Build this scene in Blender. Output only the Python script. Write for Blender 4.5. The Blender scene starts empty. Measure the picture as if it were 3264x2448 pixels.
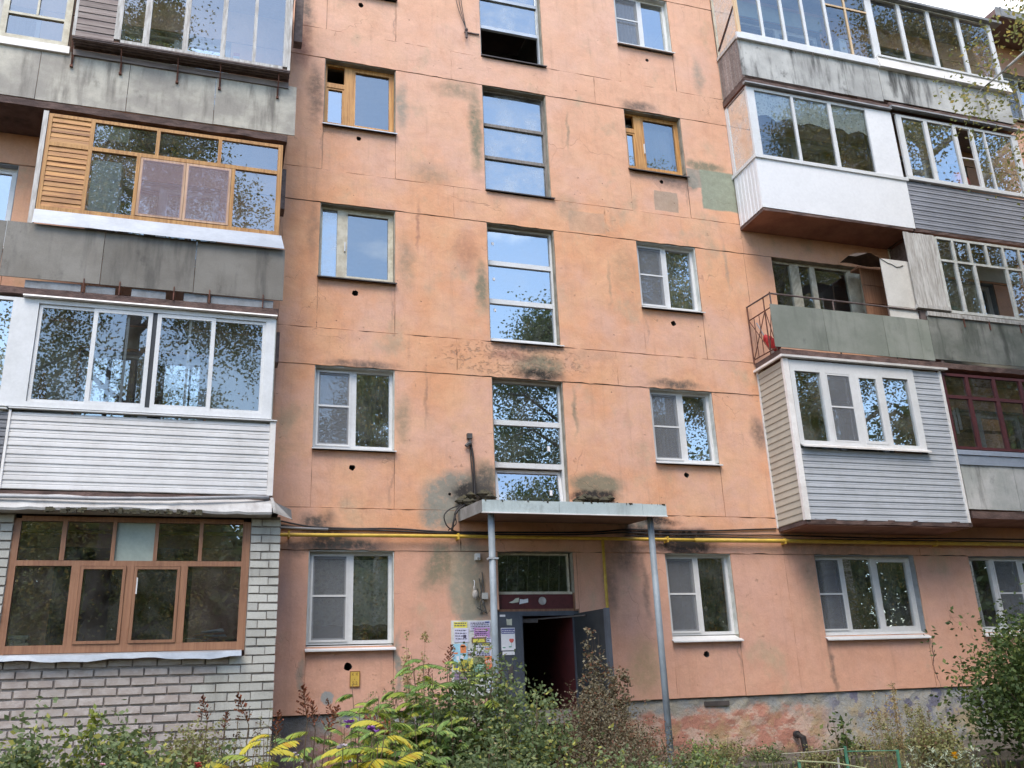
import bpy, bmesh, math, random
import numpy as np
from mathutils import Vector, Matrix
random.seed(7)
RNG = np.random.default_rng(7)
S = bpy.context.scene
C = S.collection
rad = math.radians
# ------------------------------------------------------------------ camera
cam_d = bpy.data.cameras.new('camera'); cam = bpy.data.objects.new('camera', cam_d); C.objects.link(cam)
CAM = Vector((0.0, -13.2258, 0.8377))
yaw, pitch, roll = 0.322999, 0.329622, -0.040655
fw = Vector((math.sin(yaw)*math.cos(pitch), math.cos(yaw)*math.cos(pitch), math.sin(pitch)))
r0 = Vector((math.cos(yaw), -math.sin(yaw), 0)); u0 = r0.cross(fw)
rt = r0*math.cos(roll) + u0*math.sin(roll); up = -r0*math.sin(roll) + u0*math.cos(roll)
M = Matrix((rt, up, -fw)).transposed().to_4x4(); M.translation = CAM
cam.matrix_world = M
cam_d.sensor_width = 36; cam_d.lens = 2906.43/3264*36
cam_d.clip_start = 0.05; cam_d.clip_end = 900
S.camera = cam
# ------------------------------------------------------------------ sky + sun
SUN_EL, SUN_AZ = 56, 205        # azimuth measured clockwise from +y (north): the light comes from behind the camera
W = bpy.data.worlds.new('World'); S.world = W; W.use_nodes = True
nt = W.node_tree; nt.nodes.clear()
def wn(t, **k):
    n = nt.nodes.new(t)
    for a, b in k.items(): setattr(n, a, b)
    return n
sky = wn('ShaderNodeTexSky', sky_type='NISHITA', sun_disc=False, sun_elevation=rad(SUN_EL), sun_rotation=rad(SUN_AZ), air_density=1.0, dust_density=0.5, ozone_density=0.4)
tc = wn('ShaderNodeTexCoord'); mp = wn('ShaderNodeMapping'); mp.inputs['Scale'].default_value = (1.0, 1.0, 2.2); mp.inputs['Location'].default_value = (0.35, 0.9, 0.2)
no = wn('ShaderNodeTexNoise'); no.inputs['Scale'].default_value = 2.1; no.inputs['Detail'].default_value = 9; no.inputs['Roughness'].default_value = .58
cr = wn('ShaderNodeValToRGB'); cr.color_ramp.elements[0].position = .50; cr.color_ramp.elements[1].position = .74
mx = wn('ShaderNodeMixRGB'); mx.inputs[2].default_value = (10.2, 10.1, 10.0, 1)
bg = wn('ShaderNodeBackground'); bg.inputs['Strength'].default_value = .15
ow = wn('ShaderNodeOutputWorld')
L = nt.links.new
L(tc.outputs['Generated'], mp.inputs[0]); L(mp.outputs[0], no.inputs['Vector']); sp = wn('ShaderNodeSeparateXYZ'); L(tc.outputs['Generated'], sp.inputs[0])      # a cloud bank lies to the north, behind the house
ma = wn('ShaderNodeMath', operation='MULTIPLY_ADD'); L(sp.outputs[1], ma.inputs[0]); ma.inputs[1].default_value = .17; L(no.outputs['Fac'], ma.inputs[2]); L(ma.outputs[0], cr.inputs[0]); L(cr.outputs[0], mx.inputs[0])
L(sky.outputs[0], mx.inputs[1]); L(mx.outputs[0], bg.inputs[0]); L(bg.outputs[0], ow.inputs[0])
sd = bpy.data.lights.new('sun', 'SUN'); sd.energy = 1.25; sd.angle = rad(35); sd.color = (1, .88, .72)
so = bpy.data.objects.new('sun', sd); C.objects.link(so)
az = rad(SUN_AZ); el = rad(SUN_EL)
sdir = Vector((math.sin(az)*math.cos(el), math.cos(az)*math.cos(el), math.sin(el)))
so.rotation_euler = sdir.to_track_quat('Z', 'Y').to_euler()
S.view_settings.view_transform = 'Standard'; S.view_settings.look = 'None'; S.view_settings.gamma = 1
S.view_settings.use_curve_mapping = False
S.view_settings.exposure = 1.52
S.cycles.max_bounces = 8; S.cycles.transparent_max_bounces = 16; S.cycles.diffuse_bounces = 4
S.cycles.caustics_reflective = False; S.cycles.caustics_refractive = False

# ------------------------------------------------------------------ helpers
WL = {}                                   # world location of every object that has children
class MB:
    def __init__(s): s.v = []; s.f = []; s.m = []
    def add(s, vs, fs, mi=0):
        n = len(s.v); s.v += [tuple(p) for p in vs]
        for f in fs: s.f.append([n+i for i in f]); s.m.append(mi)
        return s
    def box(s, x0, x1, y0, y1, z0, z1, mi=0):
        return s.add([(x0,y0,z0),(x1,y0,z0),(x1,y1,z0),(x0,y1,z0),(x0,y0,z1),(x1,y0,z1),(x1,y1,z1),(x0,y1,z1)],
            [(0,1,5,4),(1,2,6,5),(2,3,7,6),(3,0,4,7),(4,5,6,7),(3,2,1,0)], mi)
    def prism(s, pts, axis, a0, a1, mi=0):   # polygon in the other two axes swept along axis
        n = len(pts); vs = []
        for a in (a0, a1):
            for p, q in pts:
                vs.append((a,p,q) if axis == 'x' else (p,a,q) if axis == 'y' else (p,q,a))
        fs = [list(range(n))[::-1], list(range(n, 2*n))] + [(i, (i+1)%n, n+(i+1)%n, n+i) for i in range(n)]
        return s.add(vs, fs, mi)
    def tube(s, path, r, n=6, mi=0, cap=True):
        path = [Vector(p) for p in path]; k = len(path)
        rs = r if isinstance(r, (list, tuple)) else [r]*k
        vs = []; ref = Vector((.31, .17, .93))
        for i, p in enumerate(path):
            d = (path[min(i+1, k-1)] - path[max(i-1, 0)]).normalized()
            a = d.cross(ref)
            if a.length < .05: a = d.cross(Vector((1, 0, 0)))
            a.normalize(); b = d.cross(a)
            for j in range(n):
                t = 2*math.pi*j/n; vs.append(p + (a*math.cos(t) + b*math.sin(t))*rs[i])
        fs = [(i*n+j, i*n+(j+1)%n, (i+1)*n+(j+1)%n, (i+1)*n+j) for i in range(k-1) for j in range(n)]
        if cap: fs += [list(range(n))[::-1], list(range((k-1)*n, k*n))]
        return s.add(vs, fs, mi)
    def ball(s, c, r, sq=(1,1,1), n=8, mi=0):
        vs = []; fs = []; h = n//2
        for i in range(h+1):
            t = math.pi*i/h
            for j in range(n):
                p = 2*math.pi*j/n
                vs.append((c[0]+r*sq[0]*math.sin(t)*math.cos(p), c[1]+r*sq[1]*math.sin(t)*math.sin(p), c[2]+r*sq[2]*math.cos(t)))
        for i in range(h):
            for j in range(n): fs.append((i*n+j, (i+1)*n+j, (i+1)*n+(j+1)%n, i*n+(j+1)%n))
        return s.add(vs, fs, mi)
def link(name, me, parent=None, label=None, world=None):
    o = bpy.data.objects.new(name, me); C.objects.link(o)
    if parent: o.parent = parent
    if label: o['label'] = label
    return o
def build(name, mb, mats, parent=None, label=None, loc=None, smooth=False, kind=None):
    """mb holds world coordinates; the object's origin is its parent's origin, or loc for a top-level mesh"""
    w = WL.get(parent.name, Vector()) if parent else Vector(loc or (0, 0, 0))
    me = bpy.data.meshes.new(name)
    me.from_pydata([(p[0]-w.x, p[1]-w.y, p[2]-w.z) for p in mb.v], [], mb.f)
    for m in (mats if isinstance(mats, (list, tuple)) else [mats]): me.materials.append(m)
    if any(mb.m): me.polygons.foreach_set('material_index', mb.m)
    if smooth: me.polygons.foreach_set('use_smooth', [True]*len(me.polygons))
    me.update()
    o = link(name, me, parent, label)
    if not parent: o.location = w
    WL[o.name] = w
    if kind: o['kind'] = kind
    return o
def thing(name, label, cat, loc, group=None):
    o = bpy.data.objects.new(name, None); C.objects.link(o); o.location = loc; o.empty_display_size = .2
    o['label'] = label; o['category'] = cat
    if group: o['group'] = group
    WL[o.name] = Vector(loc)
    return o
def tag(o, label, cat, group=None):
    o['label'] = label; o['category'] = cat
    if group: o['group'] = group
    return o
def share(o, name, parent, loc=(0,0,0), rot=None, scale=None):    # a copy that shares its mesh
    c = o.copy(); c.name = name; C.objects.link(c); c.parent = parent
    c.location = Vector(loc) - WL.get(parent.name, Vector())
    if rot is not None: c.rotation_euler = rot
    if scale is not None: c.scale = (scale,)*3 if not isinstance(scale, (tuple, list)) else scale
    return c
U = random.uniform

# ------------------------------------------------------------------ materials
class NT:
    def __init__(s, name):
        s.m = bpy.data.materials.new(name); s.m.use_nodes = True; s.t = s.m.node_tree; s.t.nodes.clear()
        s.out = s.n('ShaderNodeOutputMaterial'); s._pos = None
    def n(s, t, **k):
        x = s.t.nodes.new(t)
        for a, b in k.items(): setattr(x, a, b)
        return x
    def l(s, a, b): s.t.links.new(a, b)
    def pos(s):
        if not s._pos: s._pos = s.n('ShaderNodeNewGeometry').outputs['Position']
        return s._pos
    def setv(s, sock, v):
        if hasattr(v, 'is_output') or hasattr(v, 'links'): s.l(v, sock)
        else:
            try: sock.default_value = v
            except Exception: sock.default_value = (*v, 1)
    def map(s, sc, loc=(0,0,0), vec=None):
        m = s.n('ShaderNodeMapping'); m.inputs['Scale'].default_value = sc; m.inputs['Location'].default_value = loc
        s.l(vec or s.pos(), m.inputs[0]); return m.outputs[0]
    def noise(s, scale=5, detail=5, rough=.6, vec=None, dist=0):
        x = s.n('ShaderNodeTexNoise'); x.inputs['Scale'].default_value = scale; x.inputs['Detail'].default_value = detail
        x.inputs['Roughness'].default_value = rough; x.inputs['Distortion'].default_value = dist
        s.l(vec or s.pos(), x.inputs['Vector']); return x.outputs['Fac']
    def ramp(s, f, a, b):              # smooth step between a and b
        x = s.n('ShaderNodeMapRange', interpolation_type='SMOOTHSTEP'); x.inputs[1].default_value = a; x.inputs[2].default_value = b
        s.l(f, x.inputs[0]); return x.outputs[0]
    def math(s, op, a, b=None):
        x = s.n('ShaderNodeMath', operation=op); s.setv(x.inputs[0], a)
        if b is not None: s.setv(x.inputs[1], b)
        return x.outputs[0]
    def mix(s, f, a, b, mode='MIX'):
        x = s.n('ShaderNodeMixRGB', blend_type=mode); s.setv(x.inputs[0], f); s.setv(x.inputs[1], a); s.setv(x.inputs[2], b); return x.outputs[0]
    def val(s, col, v):                # multiply value
        x = s.n('ShaderNodeHueSaturation'); s.setv(x.inputs['Color'], col); s.setv(x.inputs['Value'], v); return x.outputs[0]
    def rand(s, lo, hi):
        x = s.n('ShaderNodeMapRange'); x.inputs[3].default_value = lo; x.inputs[4].default_value = hi
        s.l(s.n('ShaderNodeObjectInfo').outputs['Random'], x.inputs[0]); return x.outputs[0]
    def bump(s, h, st=.3, dist=.01, prev=None):
        x = s.n('ShaderNodeBump'); x.inputs['Strength'].default_value = st; x.inputs['Distance'].default_value = dist
        s.l(h, x.inputs['Height'])
        if prev: s.l(prev, x.inputs['Normal'])
        return x.outputs[0]
    def bsdf(s, col, rough=.7, normal=None, metallic=0, spec=.4, **k):
        b = s.n('ShaderNodeBsdfPrincipled'); s.setv(b.inputs['Base Color'], col); s.setv(b.inputs['Roughness'], rough)
        b.inputs['Metallic'].default_value = metallic; b.inputs['Specular IOR Level'].default_value = spec
        for a, v in k.items(): s.setv(b.inputs[a], v)
        if normal: s.l(normal, b.inputs['Normal'])
        s.l(b.outputs[0], s.out.inputs['Surface']); return b
MATS = {}
def simple(name, col, col2=None, rough=.6, scale=6, stretch=(1,1,1), bump=.15, bscale=60, metallic=0, spec=.4, orand=.08, lo=.35, hi=.68, dist=.004):
    if name in MATS: return MATS[name]
    t = NT(name)
    col2 = col2 or tuple(c*.72 for c in col)
    f = t.ramp(t.noise(scale, 6, .65, t.map(stretch)), lo, hi)
    c = t.mix(f, col, col2)
    fine = t.noise(scale*9, 3, .6, t.map(stretch))
    c = t.val(c, t.math('MULTIPLY', t.math('ADD', t.math('MULTIPLY', fine, .22), .89), t.rand(1-orand, 1+orand)))
    nrm = t.bump(t.noise(bscale, 4, .6, t.map(stretch)), bump, dist) if bump else None
    t.bsdf(c, rough, nrm, metallic, spec)
    MATS[name] = t.m; return t.m
def stain_chain(t, col, P, stains):
    """weathering with a shape of its own: blotches, mildew and bare render at their places on the wall (metres)"""
    sx = t.n('ShaderNodeSeparateXYZ'); t.l(t.pos(), sx.inputs[0])
    w1 = t.math('MULTIPLY', t.math('SUBTRACT', t.noise(2.3, 4, .6), .5), .32)
    w2 = t.math('MULTIPLY', t.math('SUBTRACT', t.noise(2.3, 4, .6, t.map((1,1,1), (7,3,5))), .5), .32)
    X = t.math('ADD', sx.outputs[0], w1); Z = t.math('ADD', sx.outputs[2], w2)
    br = t.ramp(t.noise(9, 6, .7), .3, .62)
    for (cx, cz, rx, rz, c, s, hard) in stains:
        if c in (DARK, DGREY): rx *= 1.25; rz = rz*1.3+.03
        a = t.math('DIVIDE', t.math('SUBTRACT', X, cx), rx); b = t.math('DIVIDE', t.math('SUBTRACT', Z, cz), rz)
        d = t.math('SQRT', t.math('ADD', t.math('MULTIPLY', a, a), t.math('MULTIPLY', b, b)))
        f = t.math('MULTIPLY', t.ramp(d, 1.15, hard), s)
        f = t.math('MINIMUM', t.math('MULTIPLY', f, t.math('ADD', t.math('MULTIPLY', br, .8), .6)), .96)
        col = t.mix(f, col, c)
    X2 = t.math('ADD', sx.outputs[0], t.math('MULTIPLY', w1, .25)); Z2 = t.math('ADD', sx.outputs[2], t.math('MULTIPLY', w2, .25))
    for (x0, x1, z0, z1, c, s) in PATCHES:      # straight edged bare patches
        a = t.math('DIVIDE', t.math('ABSOLUTE', t.math('SUBTRACT', X2, (x0+x1)/2)), (x1-x0)/2); b = t.math('DIVIDE', t.math('ABSOLUTE', t.math('SUBTRACT', Z2, (z0+z1)/2)), (z1-z0)/2)
        f = t.math('MULTIPLY', t.ramp(t.math('MAXIMUM', a, b), 1.04, .94), s)
        col = t.mix(f, col, t.mix(br, c, tuple(q*.82 for q in c[:3])+(1,)))
    return col
PATCHES = [(8.36,9.12,9.36,10.22,(.29,.34,.26,1),.92),(8.08,8.38,9.80,10.20,(.34,.31,.26,1),.85),(7.35,7.84,9.2,9.62,(.36,.31,.24,1),.7),(3.35,4.05,2.0,3.0,(.42,.36,.26,1),.45),(5.6,6.3,8.55,8.95,(.46,.35,.26,1),.4)]
OLIVE = (.24,.21,.145,1); GREYP = (.27,.255,.21,1); DARK = (.035,.03,.028,1); GREEN = (.235,.27,.21,1); DGREY = (.10,.09,.08,1); PINKD = (.30,.15,.11,1)
STAINS = [ # x, z, rx, rz, colour, strength, hardness
 (3.45,3.75,.55,.42,GREYP,.95,.5),(3.2,3.45,.35,.3,GREYP,.8,.4),(3.95,4.0,.35,.35,OLIVE,.7,.3),(3.72,3.80,.36,.13,DARK,.95,.3),(3.9,4.0,.22,.25,DGREY,.7,.2),
 (5.78,3.98,.5,.26,OLIVE,.95,.4),(5.72,3.80,.45,.07,DARK,.95,.3),(6.2,3.5,.5,.1,DGREY,.7,.2),
 (6.6,3.36,.5,.12,GREYP,.7,.3),(6.75,3.45,.4,.05,DARK,.8,.3),(7.2,3.12,.65,.16,DARK,.95,.25),(7.3,2.98,.5,.12,DARK,.85,.2),(6.6,3.25,.5,.1,DARK,.8,.2),(6.2,2.9,.3,.3,DGREY,.5,.2),
 (1.55,3.05,.35,.16,DARK,.9,.2),(1.4,3.32,.25,.12,DGREY,.75,.2),(1.9,2.98,.5,.1,DGREY,.8,.2),(1.2,2.95,.3,.1,DGREY,.5,.2),
 (3.6,2.35,.32,.9,GREYP,.85,.45),(3.2,2.75,.3,.4,OLIVE,.75,.3),(3.05,2.5,.3,.3,OLIVE,.5,.2),(3.75,1.6,.35,.7,GREYP,.7,.4),
 (4.9,5.95,.5,.3,OLIVE,.8,.4),(4.9,5.8,.45,.09,DARK,.75,.2),(4.75,6.28,.6,.05,DGREY,.7,.2),(4.4,6.1,.5,.12,PINKD,.5,.2),
 (8.5,10.3,.5,.14,OLIVE,.8,.4),(8.2,9.95,.14,.22,GREYP,.9,.5),(7.8,9.8,.4,.1,DGREY,.4,.2),
 (3.95,10.3,.16,1.0,OLIVE,.75,.3),(3.6,11.1,.5,.25,OLIVE,.5,.2),(2.62,10.6,.14,.6,GREYP,.6,.2),(1.15,10.6,.14,.6,DGREY,.5,.2),(1.2,8,.1,.6,DGREY,.3,.1),
 (3.98,7.3,.14,.5,OLIVE,.8,.3),(3.7,7.9,.3,.5,PINKD,.35,.2),(2.7,7.6,.2,.6,OLIVE,.4,.2),(.95,12.3,.14,.5,DGREY,.6,.2),(.9,11.5,.2,.6,PINKD,.7,.2),
 (2.65,4.9,.16,.5,OLIVE,.45,.2),(3.1,9.3,.5,.3,OLIVE,.35,.2),(5.6,9.0,.3,.3,OLIVE,.35,.2),(8.6,12.4,.15,.5,GREYP,.5,.2),(8.9,5.0,.15,.25,DGREY,.5,.3),
 (7.2,11.42,.4,.12,DGREY,.6,.2),(7.4,5.78,.5,.07,DGREY,.7,.2),(2.0,5.75,.6,.05,DGREY,.6,.2),(6.6,7.9,.3,.6,OLIVE,.25,.2),(5.9,6.2,.6,.12,(.5,.3,.2,1),.5,.2),
 (2.58,1.3,.06,.5,GREYP,.8,.3),(1.25,1.2,.05,.4,GREYP,.6,.3),(9.6,2.3,.25,.9,OLIVE,.35,.2),(6.4,1.2,.35,.5,(.42,.30,.18,1),.6,.3),(9.74,1.1,.05,.4,DGREY,.5,.2),(11.80,1.1,.012,.4,DARK,.8,.4),(10.1,3.0,1.2,.15,DGREY,.35,.2),
 (1.6,.93,.07,.09,(.33,.34,.33,1),.95,.8)]
for _k in range(5):        # rain runs below the sill ends
    for _x in ((1.31, 8.06), (2.49,), (6.92, 2.49), (1.31, 8.06), (2.49,))[_k]: STAINS.append((_x+.02*((_k*7) % 3-1), 1.28+2.8*_k-.1*((_k*5) % 3), .022, .22+.07*((_k*3+int(_x)) % 4), DGREY, .24, .1))
STAINS += [(2.9,8.3,.04,.6,PINKD,.5,.1),(5.7,10.6,.04,.5,OLIVE,.5,.1),(3.0,5.3,.03,.5,DGREY,.3,.1),(5.5,5.2,.05,.5,OLIVE,.6,.1),(6.3,7.6,.05,.6,OLIVE,.35,.1),(8.7,8.2,.05,.6,GREYP,.4,.1),(6.5,2.3,.07,.6,DGREY,.4,.1),(5.9,2.4,.12,.5,DGREY,.4,.1)]
def wall_mat():
    t = NT('salmon_render')
    big = t.ramp(t.noise(.55, 5, .6), .38, .62)
    mid = t.ramp(t.noise(1.7, 6, .68, t.map((1,1,1),(3,1,9))), .40, .66)
    c = t.mix(big, (.69,.345,.19,1), (.665,.395,.29,1))
    c = t.mix(t.math('MULTIPLY', mid, .55), c, (.72,.42,.25,1))
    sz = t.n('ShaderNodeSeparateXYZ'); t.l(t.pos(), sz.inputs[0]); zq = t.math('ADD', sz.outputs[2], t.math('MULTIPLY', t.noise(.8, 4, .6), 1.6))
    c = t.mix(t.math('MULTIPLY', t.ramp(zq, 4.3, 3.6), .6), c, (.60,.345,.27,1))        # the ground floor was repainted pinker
    c = t.mix(t.math('MULTIPLY', t.ramp(zq, 8.5, 13), .5), c, (.69,.44,.34,1))          # paler with height: hazy glare over the top storeys mixed into the colour
    oliv = t.ramp(t.noise(1.05, 6, .62, t.map((1,1,.8),(11,2,4))), .56, .72)
    c = t.mix(t.math('MULTIPLY', oliv, .8), c, (.47,.345,.235,1))
    bl = t.ramp(t.noise(3.2, 7, .7, t.map((1,1,.55),(1,8,2))), .5, .75)
    c = t.mix(t.math('MULTIPLY', bl, .42), c, (.56,.29,.19,1))
    streak = t.ramp(t.noise(5, 5, .65, t.map((1.6,1.6,.12))), .52, .8)
    c = t.mix(t.math('MULTIPLY', streak, .30), c, (.33,.20,.14,1))
    pale = t.ramp(t.noise(14, 5, .7), .62, .8)
    c = t.mix(t.math('MULTIPLY', pale, .25), c, (.66,.45,.33,1))
    c = stain_chain(t, c, None, STAINS)
    tro = t.noise(3.0, 7, .68, t.map((1,1,1.25),(2,2,2)), .4)
    c = t.val(c, t.math('ADD', t.math('MULTIPLY', tro, .36), .82))
    chip = t.math('MULTIPLY', t.ramp(t.noise(7.5, 6, .72, t.map((1,1,1.2),(9,9,1))), .645, .67), t.ramp(t.noise(1.1, 3, .5, t.map((1,1,1),(6,6,3))), .5, .62))
    cx_ = t.math('DIVIDE', t.math('SUBTRACT', sz.outputs[0], 4.5), 1.35); cz_ = t.math('DIVIDE', t.math('SUBTRACT', sz.outputs[2], 6.02), .34)
    zone = t.ramp(t.math('ADD', t.math('MULTIPLY', cx_, cx_), t.math('MULTIPLY', cz_, cz_)), 1.1, .5)
    ch2 = t.math('MULTIPLY', zone, t.ramp(t.noise(9, 7, .75, t.map((1,1,1.6),(2,9,1)), .8), .54, .58))
    chip = t.math('MAXIMUM', chip, ch2)
    c = t.mix(t.math('MULTIPLY', chip, .5), c, (.36,.24,.17,1))
    pits = t.n('ShaderNodeTexVoronoi'); pits.inputs['Scale'].default_value = 4.5; pits.inputs['Randomness'].default_value = 1
    t.l(t.pos(), pits.inputs['Vector'])
    pm = t.math('MULTIPLY', t.ramp(pits.outputs['Distance'], .065, .03), t.ramp(t.noise(.9, 2, .5), .52, .6))
    c = t.mix(t.math('MULTIPLY', pm, .75), c, (.16,.09,.06,1))
    cv = t.n('ShaderNodeTexVoronoi', feature='DISTANCE_TO_EDGE'); cv.inputs['Scale'].default_value = .9
    t.l(t.mix(.35, t.pos(), t.n('ShaderNodeTexNoise').outputs['Color'], 'ADD'), cv.inputs['Vector'])
    ck = t.math('MULTIPLY', t.ramp(cv.outputs['Distance'], .005, .001), t.ramp(t.noise(.8, 2, .5, t.map((1,1,1),(4,4,4))), .56, .64))
    c = t.mix(t.math('MULTIPLY', ck, .3), c, (.20,.11,.08,1))
    c = t.val(c, t.math('ADD', t.math('MULTIPLY', t.noise(40, 3, .6), .24), .88))
    n1 = t.bump(t.noise(3.5, 3, .5), .5, .03); n1 = t.bump(tro, .35, .02, n1); n1 = t.bump(t.math('SUBTRACT', 0, chip), .7, .012, n1)
    n2 = t.bump(t.noise(26, 5, .65), .28, .008, n1)
    n3 = t.bump(t.noise(120, 3, .6), .35, .003, n2)
    n4 = t.bump(t.math('SUBTRACT', 0, t.math('ADD', pm, t.math('MULTIPLY', ck, .4))), .7, .012, n3)
    t.bsdf(c, .9, n4, spec=.2)
    return t.m
def plinth_mat():
    t = NT('peeling_plinth')
    sx = t.n('ShaderNodeSeparateXYZ'); t.l(t.pos(), sx.inputs[0]); x, z = sx.outputs[0], sx.outputs[2]
    zz = t.math('ADD', z, t.math('MULTIPLY', t.math('SUBTRACT', t.noise(3, 5, .65), .5), .6))
    c = t.mix(t.ramp(t.noise(4, 6, .7), .35, .65), (.30,.31,.31,1), (.36,.33,.27,1))
    pink = t.math('MULTIPLY', t.ramp(zz, .58, .40), t.ramp(x, 9.9, 8.8))
    c = t.mix(pink, c, (.55,.38,.30,1))
    red = t.math('MULTIPLY', pink, t.ramp(t.noise(3.4, 8, .72, t.map((.8,1,1.7))), .44, .52))
    c = t.mix(t.math('MULTIPLY', red, .85), c, (.44,.19,.135,1))
    ye = t.math('MULTIPLY', t.ramp(t.noise(2.4, 5, .6, t.map((1,1,1),(5,5,5))), .5, .6), t.ramp(zz, .55, .3))
    c = t.mix(t.math('MULTIPLY', ye, .6), c, (.42,.31,.16,1))
    blue = t.math('MULTIPLY', t.ramp(t.noise(3.1, 6, .6, t.map((1,1,1),(2,7,1))), .53, .57), t.math('MULTIPLY', t.ramp(x, 9.4, 9.9), t.ramp(zz, .2, .36)))
    c = t.mix(t.math('MULTIPLY', blue, .8), c, (.15,.15,.235,1))
    dk = t.math('MULTIPLY', t.ramp(x, 1.9, 1.2), .85)
    c = t.mix(dk, c, (.095,.10,.11,1))
    dirt = t.math('MULTIPLY', t.ramp(zz, .02, -.2), .8)
    c = t.mix(dirt, c, (.12,.10,.07,1))
    fl = t.ramp(t.noise(22, 5, .7), .56, .66)
    c = t.mix(t.math('MULTIPLY', fl, .5), c, (.12,.10,.085,1))
    n = t.bump(t.noise(8, 6, .7), .7, .04); n = t.bump(t.noise(45, 4, .7), .5, .01, n)
    t.bsdf(c, .92, n, spec=.2); return t.m
def slab_sheet(name, base, light, dark, streak=.6, low=None):
    t = NT(name)
    c = t.mix(t.ramp(t.noise(1.3, 6, .62, t.map((1,1,1.2))), .36, .66), base, light)
    st = t.ramp(t.noise(3.2, 6, .62, t.map((1.5,1,.22))), .48, .72)
    c = t.mix(t.math('MULTIPLY', st, streak), c, dark)
    wl = t.ramp(t.noise(5, 7, .7, t.map((1.3,1,.35),(9,2,2))), .62, .74)
    c = t.mix(t.math('MULTIPLY', wl, .5), c, tuple(min(1, a*1.25) for a in light[:3])+(1,))
    bk = t.ramp(t.noise(2.2, 7, .66, t.map((1,1,.8),(3,3,8))), .58, .72)
    c = t.mix(t.math('MULTIPLY', bk, streak*.8), c, tuple(a*.55 for a in dark[:3])+(1,))
    c = t.val(c, t.math('MULTIPLY', t.math('ADD', t.math('MULTIPLY', t.noise(60, 3, .6), .3), .85), t.rand(.86, 1.14)))
    n = t.bump(t.noise(9, 5, .6), .25, .01); n = t.bump(t.noise(90, 3, .6), .3, .003, n)
    t.bsdf(c, .85, n, spec=.25); return t.m
def wood(name, col, dark, axis='x', rough=.5, wear=.35, scale=1):
    t = NT(name)
    sc = {'x': (.6,9,14), 'z': (14,9,.6)}[axis]; sc = tuple(a*scale for a in sc)
    g = t.ramp(t.noise(2.6, 7, .66, t.map(sc), .4), .34, .7)
    c = t.mix(g, col, dark)
    w = t.ramp(t.noise(2.2, 5, .6), .52, .7)
    c = t.mix(t.math('MULTIPLY', w, wear), c, tuple(a*.5 for a in dark[:3])+(1,))
    c = t.val(c, t.rand(.8, 1.2))
    t.bsdf(c, rough, t.bump(t.noise(5, 6, .7, t.map(sc)), .35, .004), spec=.35); return t.m
def glass(name, tint=(.86,.9,.88), base=.33, boost=2.0, wav=.0, dirt=.05, rough=0.0):
    t = NT(name)
    fr = t.n('ShaderNodeFresnel'); fr.inputs['IOR'].default_value = 1.5
    fac = t.math('MINIMUM', t.math('ADD', t.math('MULTIPLY', fr.outputs[0], boost), base), .95)
    tr = t.n('ShaderNodeBsdfTransparent'); tr.inputs[0].default_value = (*tint, 1)
    gl = t.n('ShaderNodeBsdfGlossy'); gl.inputs['Roughness'].default_value = rough; gl.inputs['Color'].default_value = (.92,.99,1,1)
    if wav:
        nb = t.bump(t.noise(1.6, 2, .5, t.map((1,1,1))), wav, .05)
        t.l(nb, gl.inputs['Normal'])
    m = t.n('ShaderNodeMixShader'); t.l(fac, m.inputs[0]); t.l(tr.outputs[0], m.inputs[1]); t.l(gl.outputs[0], m.inputs[2])
    df = t.n('ShaderNodeBsdfDiffuse'); df.inputs[0].default_value = (.62,.63,.62,1)
    m2 = t.n('ShaderNodeMixShader')
    d = t.math('MULTIPLY', t.ramp(t.noise(3, 5, .65), .3, .8), dirt*2)
    t.l(d, m2.inputs[0]); t.l(m.outputs[0], m2.inputs[1]); t.l(df.outputs[0], m2.inputs[2])
    t.l(m2.outputs[0], t.out.inputs['Surface']); return t.m
def leaf_mat(name, c1, c2, c3=None, rough=.55, trans=.28):
    """leaf colours vary from leaf to leaf"""
    t = NT(name)
    g = t.n('ShaderNodeNewGeometry'); r = g.outputs['Random Per Island']
    ro = t.n('ShaderNodeObjectInfo').outputs['Random']
    r2 = t.math('FRACT', t.math('ADD', t.math('MULTIPLY', r, 7.31), t.math('MULTIPLY', ro, 3.7)))
    c = t.mix(r2, c1, c2)
    if c3: c = t.mix(t.ramp(t.math('FRACT', t.math('ADD', r, t.math('MULTIPLY', ro, 5.1))), .82, .9), c, c3)
    b = t.n('ShaderNodeBsdfPrincipled'); t.l(c, b.inputs['Base Color']); b.inputs['Roughness'].default_value = rough; b.inputs['Specular IOR Level'].default_value = .35
    tl = t.n('ShaderNodeBsdfTranslucent'); t.l(c, tl.inputs[0])
    m = t.n('ShaderNodeMixShader'); m.inputs[0].default_value = trans
    t.l(b.outputs[0], m.inputs[1]); t.l(tl.outputs[0], m.inputs[2]); t.l(m.outputs[0], t.out.inputs['Surface']); return t.m
def net_mat(name, col, a):
    t = NT(name); tr = t.n('ShaderNodeBsdfTransparent'); df = t.n('ShaderNodeBsdfDiffuse'); df.inputs[0].default_value = (*col, 1)
    m = t.n('ShaderNodeMixShader'); m.inputs[0].default_value = a
    t.l(tr.outputs[0], m.inputs[1]); t.l(df.outputs[0], m.inputs[2]); t.l(m.outputs[0], t.out.inputs['Surface']); return t.m
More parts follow.
